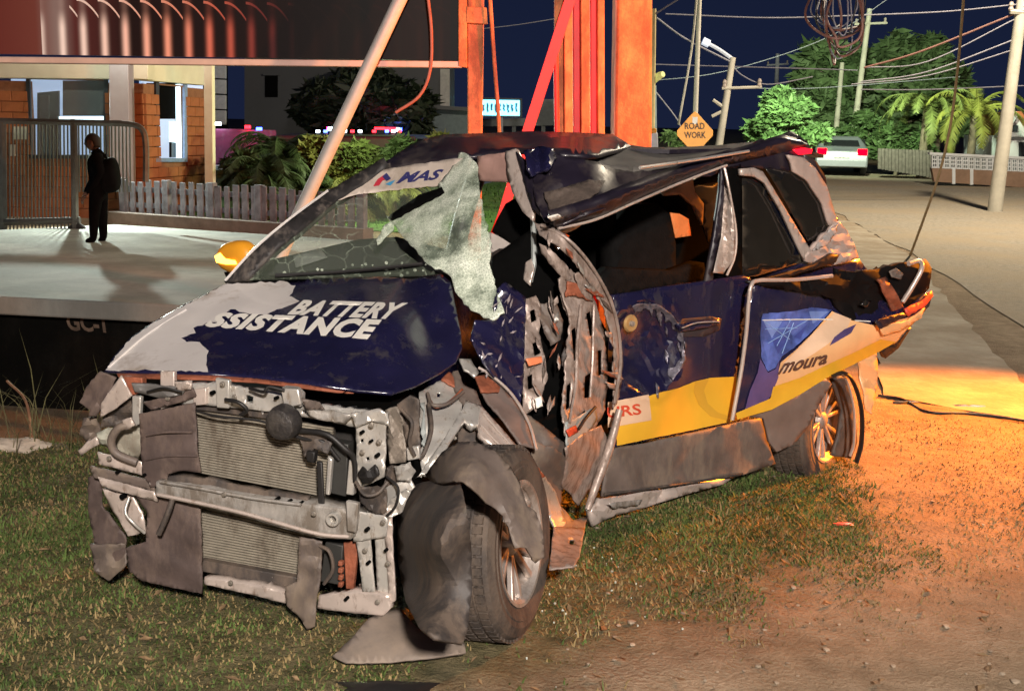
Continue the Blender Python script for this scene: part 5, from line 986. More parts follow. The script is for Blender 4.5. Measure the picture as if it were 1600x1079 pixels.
# ---- sliding gate
gY = 18.6; GP = wp(gY)
GST = M('gate_steel', (.10, .105, .10), .5, .3, .2)
gate = thing('sliding_gate', gnd(100, 368), 'tall grey steel bar gate standing partly open at the driveway', 'gate')
def rod(nm, a, b, r, mat, par, F=GP, off=0.): return tube(nm, [F(a[0], a[1], off), F(b[0], b[1], off)], r, mat, par, 6, 1)
rod('rail', (-180, 185), (190, 193), .055, GST, gate); tube('rail', [GP(190, 193), GP(212, 196), GP(224, 206), GP(228, 230), GP(228, 284)], .05, GST, gate, 6)
rod('rail', (-180, 352), (125, 344), .06, GST, gate); rod('rail', (-180, 379), (120, 362), .05, GST, gate)
for px in (2, 115): rod('post', (px, 190), (px + 3, 368), .06, GST, gate)
for k in range(66):
    px = -168 + k * 5.7
    if abs(px - 115) < 3: continue
    rod('bar', (px, 192), (px + 1.5, 366 if px < 122 else 300), .014, GST, gate, GP, -.02)
gw = bmesh.new(); 
spin('gate_roller', [(0, -.05), (.14, -.05), (.16, -.03), (.16, .03), (.14, .05), (0, .05)], GP(121, 364), (0, 1, 0), DARK, gate, 18)

# ---- picket fence
PK = M('grey_wood', (.13, .13, .15), .85, 0, .55, 5., .3, 40.)
fA, fB = gnd(190, 352), gnd(560, 380); fd = fB - fA; fL = np.linalg.norm(fd[:2]); fu = np.array([fd[0] / fL, fd[1] / fL, 0]); fn = np.array([fu[1], -fu[0], 0])
fence = thing('picket_fence', fA, 'weathered grey picket fence on a low plinth behind the driveway', 'fence')
ftop = hit(190, 281, fn, fA)[2]; fbot = .22
bmp = bmesh.new(); box_bm(bmp, (0, 0, 0), (.125, .03, ftop - fbot)); bmesh.ops.bevel(bmp, geom=bmp.edges[:], offset=.006, segments=1, affect='EDGES')
pme = bpy.data.meshes.new('picket'); bmp.to_mesh(pme); bmp.free(); pme.materials.append(PK)
for k in range(int(fL / .19)):
    p = fA + fu * (.1 + k * .19)
    o = bpy.data.objects.new('picket', pme); COL.objects.link(o); o.parent = fence; o.matrix_parent_inverse = fence.matrix_basis.inverted()
    o.location = (p[0], p[1], (ftop + fbot) / 2 + random.uniform(-.03, .03)); o.rotation_euler = (0, random.uniform(-.02, .02), math.atan2(fu[1], fu[0])); o.scale = (random.uniform(.8, 1.15), 1, 1)
mid = fA + fu * fL / 2
for z in (ftop - .15, fbot + .15): box('rail', (mid[0] - fn[0] * .04, mid[1] - fn[1] * .04, z), (fL, .05, .09), PK, fence, math.atan2(fu[1], fu[0]))
for k in range(6):
    p = fA + fu * (.05 + k * fL / 5); box('post', (p[0] - fn[0] * .03, p[1] - fn[1] * .03, ftop / 2), (.13, .11, ftop + .06), PK, fence, math.atan2(fu[1], fu[0]))
box('plinth', (mid[0] + fn[0] * .02, mid[1] + fn[1] * .02, .12), (fL + .4, .28, .24), M('plinth_brown', (.13, .10, .085), .9, 0, .3, 4., .3), fence, math.atan2(fu[1], fu[0]))
LAWN = M('lawn', (.07, .16, .03), .9, 0, .4, 4., .5, 60.)
ground_sheet('lawn', [(200, 345), (440, 352), (760, 372), (1000, 372), (1000, 262), (200, 262)], LAWN, .015, 1.2)
blades('lawn_grass', 5200, [tuple(gnd(*p)[:2]) for p in [(400, 348), (760, 366), (800, 290), (420, 285)]], .03, .09, M('lawn_blades', (.08, .19, .035), .8, 0, .4), 'bright green lawn behind the picket fence', .012, seed=8)

# ---- person with a backpack at the gate
pb = gnd(150, 384); pdep = depth_of(pb); pxm = pdep / FPX
CLO = M('dark_clothes', (.003, .003, .0035), .95, 0, .3, spec=.03); SKIN = M('skin', (.09, .05, .035), .6, 0, .1); HAIR = M('dark_hair', (.008, .006, .005), .8)
person = thing('person', pb, 'person in dark clothes with a backpack standing sideways at the gate', 'person')
def pp(px, py, y=0.): return Vector(wY(px, py, pb[1] + y))
def skinned(name, verts, edges, radii, mat, parent, sub=2):
    me = bpy.data.meshes.new(name); me.from_pydata([tuple(v) for v in verts], edges, []); me.update()
    o = bpy.data.objects.new(name, me); COL.objects.link(o)
    m = o.modifiers.new('skin', 'SKIN'); m.use_smooth_shade = True
    for i, r in enumerate(radii): me.skin_vertices[0].data[i].radius = (r, r) if not hasattr(r, '__len__') else r
    me.skin_vertices[0].data[0].use_root = True
    s = o.modifiers.new('sub', 'SUBSURF'); s.levels = s.render_levels = sub
    me.materials.append(mat)
    o.parent = parent; o.matrix_parent_inverse = parent.matrix_basis.inverted()
    return o
J = [pp(155, 300), pp(155, 284), pp(153, 262), pp(150, 243), pp(147, 236),      # pelvis, waist, chest, upper chest, neck
     pp(150, 246, -.17), pp(158, 268, -.22), pp(146, 290, -.20), pp(136, 301, -.18),      # near arm
     pp(150, 246, .17), pp(152, 270, .22), pp(140, 290, .18), pp(133, 304, .16),
     pp(150, 303, -.09), pp(147, 338, -.10), pp(146, 374, -.10), pp(134, 379, -.11),
     pp(158, 303, .09), pp(160, 338, .12), pp(162, 373, .12), pp(154, 379, .13)]
E_ = [(0, 1), (1, 2), (2, 3), (3, 4), (3, 5), (5, 6), (6, 7), (7, 8), (3, 9), (9, 10), (10, 11), (11, 12), (0, 13), (13, 14), (14, 15), (15, 16), (0, 17), (17, 18), (18, 19), (19, 20)]
Rr = [.15, .135, .155, .14, .055, .085, .062, .052, .04, .085, .062, .052, .04, .11, .078, .056, .045, .11, .078, .056, .045]
body = skinned('body', J, E_, Rr, CLO, person)
hc_ = pp(145, 223); bm = bmesh.new(); bmesh.ops.create_icosphere(bm, subdivisions=3, radius=.105)
for v in bm.verts:
    q = v.co.copy(); v.co = Vector((q.x * (1.02 if q.x > 0 else .98) - (.018 if -.03 < q.z < .02 and q.x < -.09 else 0) * (1 if abs(q.y) < .03 else 0), q.y * .82, q.z * 1.16)) + hc_
head = bmobj('head', bm, SKIN, body)
bm = bmesh.new(); bmesh.ops.create_icosphere(bm, subdivisions=3, radius=.112)
bmesh.ops.delete(bm, geom=[v for v in bm.verts if v.co.z < .0 and v.co.x < .02 or v.co.z < -.06], context='VERTS')
for v in bm.verts: q = v.co.copy(); v.co = Vector((q.x * 1.05, q.y * .88, q.z * 1.22)) + hc_
hair = bmobj('hair', bm, HAIR, head); hair.modifiers.new('s', 'SOLIDIFY').thickness = .015
bm = bmesh.new(); bmesh.ops.create_icosphere(bm, subdivisions=2, radius=.02)
for v in bm.verts: v.co = v.co + hc_ + Vector((-.105, 0, -.015))
bmobj('nose', bm, SKIN, head)
for sg in (-1, 1):
    bm = bmesh.new(); bmesh.ops.create_icosphere(bm, subdivisions=2, radius=.03)
    for v in bm.verts: v.co = Vector((v.co.x * .8, v.co.y * .4, v.co.z * 1.2)) + hc_ + Vector((.01, sg * .09, -.01))
    bmobj('ear', bm, SKIN, head)
for hand_j, elb in ((8, 7), (12, 11)):
    w_ = J[hand_j]; dr = (J[hand_j] - J[elb]).normalized(); sd = Vector((0, 1, 0)); up = dr.cross(sd)
    vs = [w_, w_ + dr * .05]; ed = [(0, 1)]; rr = [.028, (.018, .038)]
    for f in range(4):
        b0 = w_ + dr * .085 + sd * (f - 1.5) * .019; L = [.06, .072, .068, .052][f]
        i = len(vs); vs += [b0, b0 + dr * L * .5 + up * .008, b0 + dr * L * .8 + up * .03]; ed += [(1, i), (i, i + 1), (i + 1, i + 2)]; rr += [.0095, .0088, .0075]
    i = len(vs); vs += [w_ + dr * .03 + sd * -.035, w_ + dr * .065 + sd * -.052]; ed += [(0, i), (i, i + 1)]; rr += [.011, .009]
    skinned('hand', vs, ed, rr, SKIN, body, 1)
bp_ = pp(172, 274); bm = bmesh.new(); bmesh.ops.create_icosphere(bm, subdivisions=4, radius=1)
for v in bm.verts:
    q = v.co.copy(); n = (abs(q.x) ** 3 + abs(q.y) ** 3 + abs(q.z) ** 3) ** (1 / 3); q /= n
    v.co = Vector((q.x * .125 * (1 - .25 * q.z), q.y * .16, q.z * .25 + q.x * .03)) + bp_
bag = bmobj('backpack', bm, M('backpack_black', (.004, .004, .0045), .9, 0, .3, 8., .2, spec=.05)); tag(bag, 'black backpack worn on the back of the person at the gate', 'backpack')
for sg in (-1, 1): tube('strap', [bp_ + Vector((-.06, sg * .10, .22)), pp(153, 240, sg * .11) + Vector((0, 0, .06)), pp(143, 252, sg * .13), pp(146, 272, sg * .13), bp_ + Vector((-.1, sg * .12, -.15))], .018, MATS['backpack_black'], bag, 6)
tube('grab_loop', [bp_ + Vector((-.07, -.04, .24)), bp_ + Vector((-.05, 0, .30)), bp_ + Vector((-.07, .04, .24))], .01, MATS['backpack_black'], bag, 6)

# ================================================================== BILLBOARD and its steel posts
bY = 9.2
def billboard_material():
    m = bpy.data.materials.new('billboard_print'); m.use_nodes = True; t = m.node_tree; b = t.nodes['Principled BSDF']; L = t.links.new
    tc = t.nodes.new('ShaderNodeTexCoord'); sp = t.nodes.new('ShaderNodeSeparateXYZ'); L(tc.outputs['Generated'], sp.inputs[0])
    def math_(op, a, b2=None, c=None):
        n = t.nodes.new('ShaderNodeMath'); n.operation = op
        for i, x in enumerate((a, b2, c)):
            if x is None: continue
            if hasattr(x, 'is_linked') or hasattr(x, 'links'): L(x, n.inputs[i])
            else: n.inputs[i].default_value = x
        return n.outputs[0]
    u = sp.outputs['X']; v = sp.outputs['Z']
    st = math_('SINE', math_('MULTIPLY', u, 2 * math.pi * 23.2)); st = math_('POWER', math_('MAXIMUM', math_('MULTIPLY_ADD', st, .5, .5), 0.), 4.0)
    fade = t.nodes.new('ShaderNodeValToRGB'); e = fade.color_ramp.elements
    e[0].position = .08; e[0].color = (.22, .13, .12, 1); e[1].position = .66; e[1].color = (.006, .003, .003, 1)
    for p, c in ((.16, (.95, .92, .92, 1)), (.26, (.95, .82, .78, 1)), (.38, (.90, .45, .34, 1)), (.5, (.55, .14, .10, 1)), (.58, (.14, .03, .03, 1))): x = e.new(p); x.color = c
    L(u, fade.inputs[0])
    base = t.nodes.new('ShaderNodeValToRGB'); e = base.color_ramp.elements; e[0].position = .03; e[0].color = (.13, .03, .025, 1); e[1].position = .75; e[1].color = (.0025, .0015, .002, 1)
    for p, c in ((.13, (.16, .05, .04, 1)), (.17, (.24, .19, .19, 1)), (.21, (.09, .025, .025, 1)), (.32, (.012, .004, .004, 1))): x = e.new(p); x.color = c
    L(u, base.inputs[0])
    # bright curved rims near the top of every stripe
    ph = math_('FRACT', math_('MULTIPLY', u, 23.2)); arc = math_('MULTIPLY_ADD', math_('MULTIPLY', ph, ph), -.13, .435); ds = math_('ABSOLUTE', math_('SUBTRACT', v, arc)); rim = math_('LESS_THAN', ds, .010)
    rim = math_('MULTIPLY', rim, math_('GREATER_THAN', u, .2))
    low_ = t.nodes.new('ShaderNodeMapRange'); low_.interpolation_type = 'SMOOTHSTEP'; low_.inputs[1].default_value = .20; low_.inputs[2].default_value = .37; low_.inputs[3].default_value = 1.; low_.inputs[4].default_value = .12; L(v, low_.inputs[0]); low = low_.outputs[0]; k = math_('MAXIMUM', math_('MULTIPLY', st, low), math_('MULTIPLY', rim, .8)); k = math_('MULTIPLY', k, math_('GREATER_THAN', u, .14))
    mx = t.nodes.new('ShaderNodeMix'); mx.data_type = 'RGBA'; L(k, mx.inputs[0]); L(base.outputs[0], mx.inputs[6]); L(fade.outputs[0], mx.inputs[7])
    L(mx.outputs[2], b.inputs['Base Color']); b.inputs['Roughness'].default_value = .5; b.inputs['Specular IOR Level'].default_value = .15
    return m
BP = wp(bY)
POST = M('rusty_red_lit_post', (.66, .22, .08), .7, .1, .45, 5., .5, 30., dirt=(.34, .11, .05), damt=.36, dscale=7.)  # rust, with the orange-red of the vehicle lamps also in the colour
REDP = M('red_lit_steel', (.80, .03, .03), .55, .0, .15, 4.)  # red vehicle light put into the steel colour of stripes and brace
FRAMEM = M('billboard_frame', (.62, .45, .38), .6, .1, .15, 4.)
bb = thing('billboard', BP(740, 540) * np.array([1, 1, 0]), 'large dark billboard on steel frame above the driveway', 'billboard')
plate('panel', [(-40, -120), (720, -100), (720, 95), (-40, 84)], BP, billboard_material(), bb, .04, 0, 0)
plate('frame_rail', [(-40, 88), (722, 96), (722, 106), (-40, 98)], BP, FRAMEM, bb, .10, .05, .006)
plate('frame_stile', [(716, -110), (729, -110), (730, 106), (716, 104)], BP, POST, bb, .10, .055, .006)
plate('post', [(731, -110), (757, -110), (752, 300), (748, 520), (729, 520), (730, 300)], BP, POST, bb, .16, .02, .01)
plate('post_clamp', [(729, 10), (760, 12), (762, 38), (729, 36)], BP, POST, bb, .05, .06, .005)
tag(tube('brace_pole', [BP(650, -50, .25), BP(625, 0, .25), BP(545, 170, .3), BP(466, 338, .35), BP(372, 548, .4)], .052, M('grey_brace', (.58, .54, .50), .6, .1, .15, 5., .1), None, 10, 1), 'long diagonal pale steel brace pole leaning in front of the billboard', 'pole')
tag(tube('hanging_cable', [BP(668, -10, .2), BP(674, 50, .2), BP(672, 110, .2), BP(655, 150, .2), BP(618, 176, .2)], .012, M('red_cable', (.35, .12, .08), .6), None, 6), 'thin reddish cable hanging in a curve under the billboard', 'cable')
tag(tube('thin_stay', [BP(765, -10, .1), BP(772, 90, .1), BP(778, 170, .1), BP(782, 240, .1)], .015, POST, None, 6), 'thin rusty vertical stay beside the orange billboard post', 'stay')
# big posts behind the wreck
big = thing('steel_post', BP(908, 540) * np.array([1, 1, 0]), 'ribbed rust steel post with red light coloured in standing behind the roof', 'post')
for k, (xa, xb, dz, mt) in enumerate([(866, 880, .0, POST), (881, 894, .10, POST), (895, 906, .02, REDP), (907, 921, .12, POST), (922, 932, .03, REDP), (933, 944, .09, POST)]):
    plate('flange', [(xa, -120), (xb, -120), (xb + 2, 540), (xa + 2, 540)], BP, mt, big, .12, dz, .008)
p2 = thing('flat_post', BP(985, 540) * np.array([1, 1, 0]), 'wide smooth orange lit steel post right of the ribbed post', 'post')
plate('shaft', [(966, -120), (1020, -120), (1018, 240), (1016, 540), (960, 540), (961, 200)], BP, POST, p2, .45, .0, .02)
plate('base_plate', [(940, 536), (1032, 536), (1032, 546), (940, 546)], BP, POST, p2, .6, .1, .01)
rb = thing('red_brace', BP(700, 540, .3) * np.array([1, 1, 0]), 'bright red diagonal angle iron brace leaning against the ribbed post', 'brace')
plate('flange', [(888, -20), (906, -20), (835, 200), (795, 330), (716, 545), (698, 545), (779, 330), (817, 200)], BP, REDP, rb, .010, .30, .002)
plate('web', [(888, -20), (891, -20), (820, 200), (782, 330), (701, 545), (698, 545), (779, 330), (817, 200)], BP, M('red_web_shaded', (.45, .02, .02), .6), rb, .07, .289, .002)  # darker copy of the red, shade put into the web's colour
tag(tube('red_stay', [BP(868, 60, .1), BP(870, 210, .12), BP(872, 400, .14)], .02, REDP, None, 8, 1), 'thin red upright bar at the foot of the ribbed post', 'bar')

# ================================================================== PLANTS
def leaf_cloud(name, centers, n, size, mat, parent, seed, flat=.5, elong=2.8):
    rg = np.random.default_rng(seed); V = []; F = []
    tot = sum(c[3] ** 2 for c in centers)
    for (x, y, z, r) in centers:
        k = int(n * r * r / tot)
        d = rg.normal(size=(k, 3)); d /= np.linalg.norm(d, axis=1)[:, None]; rad = r * rg.uniform(.1, 1.25, k) ** .7
        P = np.array([x, y, z]) + d * rad[:, None] * np.array([1, 1, .8])
        a = rg.normal(size=(k, 3)); a[:, 2] *= flat; a /= np.linalg.norm(a, axis=1)[:, None]; b = np.cross(a, rg.normal(size=(k, 3))); b /= np.linalg.norm(b, axis=1)[:, None]
        s = size * rg.uniform(.6, 1.4, k)
        for i in range(k):
            j = len(V); A = a[i] * s[i] * elong * .5; B = b[i] * s[i] * .5
            V += [P[i] - A, P[i] + B * .8, P[i] + A, P[i] - B * .8]; F.append((j, j + 1, j + 2, j + 3))
    return raw(name, V, F, mat, parent, False)
def leafm(name, c, var=.5): return M(name, c, .6, 0, var, 1.6, spec=.25)
def tree(name, px, pybase, pytop, pw, Y, mat, label, n=2600, leaf=.22, seed=1, trunk=None, lobes=9, basez=None):
    b = wY(px, pybase, Y); b[2] = float(ground_z(np.array(b[0]), np.array(b[1]))) if basez is None else basez
    t = wY(px, pytop, Y); w = pw / FPX * Y; h = t[2] - b[2]
    tr = thing(name, b, label, 'tree', 'trees beyond the road' if b[0] > 3 else None)
    if 'group' in tr and tr['group'] is None: del tr['group']
    rg = np.random.default_rng(seed); bark = M('bark', (.12, .095, .07), .9, 0, .4, 4., .5)
    cz = b[2] + h * .62
    tk = tube('trunk', [b, b + np.array([.05 * h * .3, 0, h * .3]), np.array([b[0], b[1], cz])], [h * .035, h * .028, h * .012], bark, tr, 8)
    C = []
    for k in range(lobes * 2):
        a = rg.uniform(0, 6.28); f = rg.uniform(.34, .90); prof = math.sin(min(1, max(0, (f - .22) / .75)) * math.pi) ** .6; rr = rg.uniform(.1, 1.) ** .7 * w * .46 * prof; zz = b[2] + h * f
        c = (b[0] + rr * math.cos(a), b[1] + rr * math.sin(a) * .8, zz, w * rg.uniform(.08, .19))
        C.append(c)
        if k % 2 == 0: tube('limb', [np.array([b[0], b[1], b[2] + h * .3]), np.array([(b[0] + c[0]) / 2, (b[1] + c[1]) / 2, (b[2] + h * .3 + c[2]) / 2 + .1]), np.array(c[:3])], [h * .016, h * .01, h * .005], bark, tr, 6, 4)
    leaf_cloud('crown', C, n, leaf, mat, tr, seed); return tr
def palm(name, base, h, nfr, fl, mat, label, seed=1, droop=.9, leaflet=.35, trunk_r=.10, cat='palm', group=None, lean=0.):
    rg = np.random.default_rng(seed); base = np.asarray(base, float); tr = thing(name, base, label, cat, group)
    top = base + np.array([lean, 0, h]); tube('trunk', [base, base + np.array([lean * .3, 0, h * .5]), top], [trunk_r * 1.3, trunk_r, trunk_r * .8], M('palm_trunk', (.15, .12, .085), .9, 0, .4, 6., .5), tr, 8)
    V = []; F = []
    for k in range(nfr):
        az = 2 * math.pi * k / nfr + rg.uniform(-.25, .25); el = rg.uniform(.15, 1.25); L = fl * rg.uniform(.8, 1.1); m = 22
        P = []; p = top.copy(); e = el
        for i in range(m):
            P.append(p.copy()); p = p + np.array([math.cos(az) * math.cos(e), math.sin(az) * math.cos(e), math.sin(e)]) * L / m; e -= droop * (1.6 / m) * (1 + i / m)
        for i in range(1, m):
            t = P[i] - P[i - 1]; t /= np.linalg.norm(t); sd = np.cross(t, [0, 0, 1.]); sd /= np.linalg.norm(sd) + 1e-6; u = i / m
            ln = leaflet * fl * .42 * (1 - (2 * u - .85) ** 2 * .55)
            for sg in (-1, 1):
                for q in (0, .5):
                    o_ = P[i] + t * L / m * q; tip = o_ + sd * sg * ln * .8 + t * ln * .55 + np.array([0, 0, -ln * rg.uniform(.15, .55)]); wv = t * .018 * fl
                    j = len(V); V += [o_ - wv * .6, o_ + wv * .6, tip * .5 + (o_ + wv) * .5, tip]; F.append((j, j + 1, j + 2)); F.append((j, j + 2, j + 3))
        tube_ = tube_vf(P, list(np.linspace(.02 * fl, .005, m)), 5); j = len(V); V += tube_[0]; F += [tuple(i + j for i in f) for f in tube_[1]]
    raw('fronds', V, F, mat, tr, False); return tr
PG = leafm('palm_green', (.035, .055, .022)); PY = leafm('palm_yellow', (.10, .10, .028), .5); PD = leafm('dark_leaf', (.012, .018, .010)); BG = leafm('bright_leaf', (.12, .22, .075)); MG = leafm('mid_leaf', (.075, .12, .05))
for i, (px, Y, h, fl, sd, lb, mt) in enumerate([(414, 21.4, .75, 1.3, 1, 'dark low palm left of the diagonal brace behind the fence', PG), (468, 22.2, .45, 1.15, 2, 'small palm just behind the fence beside the diagonal brace', PG), (545, 21.8, .4, 1.15, 3, 'yellowish low palm right of the diagonal brace', PY), (615, 22.6, .45, 1.1, 4, 'yellow green palm behind the edge of the wrecked roof', PY), (440, 23.0, 1.1, 1.4, 5, 'taller dark palm in the middle of the garden', PG), (665, 23.6, .6, 1.1, 6, 'small palm farthest right in the garden', PG)]):
    b = wY(px, 300, Y); b[2] = float(ground_z(np.array(b[0]), np.array(b[1]))); palm('garden_palm', b, h, 30, fl, mt, lb, sd, 1.0, .5, .06, 'palm', 'low palms behind the picket fence')
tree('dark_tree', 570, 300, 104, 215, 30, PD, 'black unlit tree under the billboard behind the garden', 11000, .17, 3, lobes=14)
def tall_palm(px, pybase, pytop, Y, fl, mat, lb, sd, droop):
    b = gnd(px, pybase); b = wY(px, pybase, Y); b[2] = float(ground_z(np.array(b[0]), np.array(b[1]))); t = wY(px, pytop, Y)
    palm('coconut_palm', b, t[2] - b[2], 20, fl, mat, lb, sd, droop, .36, .14, 'palm', 'coconut palms along the road')
tall_palm(1440, 262, 172, 41, 2.3, leafm('coconut_green', (.12, .16, .045)), 'coconut palm with yellow green drooping fronds left of the other', 11, 1.1)
tall_palm(1515, 262, 178, 40, 2.5, leafm('coconut_yellow', (.17, .19, .04)), 'coconut palm nearest the large pole with bright fronds', 12, 1.0)
tree('leafy_tree', 1228, 235, 132, 118, 42, BG, 'bright green lit tree at the bend of the road', 9000, .17, 21, lobes=12)
tree('broad_tree', 1300, 240, 66, 165, 52, MG, 'tall dark green tree behind the row of power poles', 9000, .24, 22, lobes=15)
tree('broad_tree', 1395, 245, 58, 190, 54, MG, 'large dark tree between the power poles and the coconut palms', 10000, .24, 23, lobes=16)
tree('bushy_tree', 1352, 250, 170, 90, 44, leafm('bush_leaf', (.05, .09, .03)), 'lower bushy tree behind the silver car', 5000, .15, 24)
tree('bushy_tree', 1400, 258, 188, 100, 42, leafm('bush_leaf', (.05, .09, .03)), 'low bushy growth left of the coconut palms', 5000, .15, 25)
tree('small_shrub', 1048, 230, 195, 30, 30, BG, 'small pale shrub beside the road work sign', 500, .12, 26, lobes=5)
tree('broad_tree', 1460, 258, 100, 130, 56, MG, 'dim tree towering behind the coconut palms', 8000, .26, 27, lobes=14)

# ================================================================== BACKGROUND LEFT
fb = thing('white_house', wY(540, 262, 40), 'pale two storey house in the dark behind the trees', 'building')
HB = M('dim_plaster', (.07, .075, .085), .8, 0, .1, 1.); FB = wp(40); FB2 = wp(38)
plate('wall', [(382, 70), (560, 70), (560, 270), (382, 270)], FB, HB, fb, 4, 0, 0)
plate('window', [(414, 118), (434, 118), (434, 152), (414, 152)], FB, BLK, fb, .1, .02, 0)
plate('window_frame', [(411, 115), (437, 115), (437, 118), (411, 118)], FB, HB, fb, .1, .08, 0)
plate('wall', [(560, 90), (700, 90), (700, 270), (560, 270)], FB2, HB, fb, 4, 0, 0)
plate('window', [(690, 120), (700, 120), (700, 175), (690, 175)], FB2, BLK, fb, .1, .02, 0)
bl2 = thing('flat_building', wY(690, 262, 34), 'low blue grey building left of the orange billboard post', 'building')
FB3 = wp(34); plate('wall', [(674, 168), (735, 172), (735, 260), (674, 260)], FB3, M('blue_grey_wall', (.10, .13, .15), .7), bl2, 3, 0, 0)
plate('roof', [(670, 164), (738, 168), (738, 174), (670, 170)], FB3, HB, bl2, 3.2, .2, 0)
plate('wall_column', [(688, 108), (702, 108), (702, 170), (688, 170)], FB3, M('pale_column', (.3, .3, .3), .7), bl2, .3, .02, 0)
shed = thing('panel_shed', wY(340, 262, 30), 'white panelled shed wall behind the guard house column', 'shed')
FS = wp(30)
for k in range(4): plate('panel', [(330, 100 + k * 24), (352, 101 + k * 24), (352, 123 + k * 24), (330, 122 + k * 24)], FS, M('shed_panel', (.33, .38, .40), .6), shed, .15, 0, .01)
plate('backing', [(329, 99), (353, 100), (353, 262), (329, 262)], FS, BLK, shed, .2, -.12, 0)
led = thing('led_sign', wY(782, 260, 45), 'glowing cyan white shop sign on a post in the distance', 'sign')
LP = wp(45); plate('cabinet', [(745, 152), (816, 154), (816, 184), (745, 183)], LP, FRM, led, .3, -.03, 0)
plate('display', [(749, 156), (812, 157), (812, 181), (749, 180)], LP, M('led_face', (.6, .95, 1), .5, 0, .35, 9., emit=3.4, ecol=(.16, .80, 1.0)), led, .05, .0, 0)
for k in range(9):
    rg = np.random.default_rng(400 + k); x = 753 + k * 6.4; sheet('glyph', [(x + rg.uniform(0, 1), 163 + rg.uniform(-2, 2)), (x + 2.5, 161 + rg.uniform(-1, 3)), (x + 4.6, 163 + rg.uniform(-1, 3)), (x + 3.4, 169 + rg.uniform(-2, 2)), (x + 4.8, 174 + rg.uniform(-3, 2)), (x + 2, 176 + rg.uniform(-3, 1)), (x + .6, 170 + rg.uniform(-2, 2))], LP, M('led_glyph', (.05, .2, .35), .5, emit=.5), led, .02, 3, .6, k, .04)
plate('post', [(778, 182), (786, 182), (786, 262), (778, 262)], LP, GREYC, led, .2, -.05, 0)
cn = thing('street_canopy', wY(780, 262, 48), 'dim grey awning and struts under the glowing sign', 'canopy')
CP = wp(48); plate('roof', [(735, 186), (866, 184), (866, 196), (735, 198)], CP, M('canopy_grey', (.13, .15, .16), .7), cn, 3, 0, 0)
for px in (740, 800, 846): plate('column', [(px, 196), (px + 6, 196), (px + 6, 258), (px, 258)], CP, MATS['canopy_grey'], cn, .2, -.1, 0)
plate('wall', [(835, 155), (868, 155), (868, 186), (835, 186)], CP, MATS['canopy_grey'], cn, 1, -.3, 0)

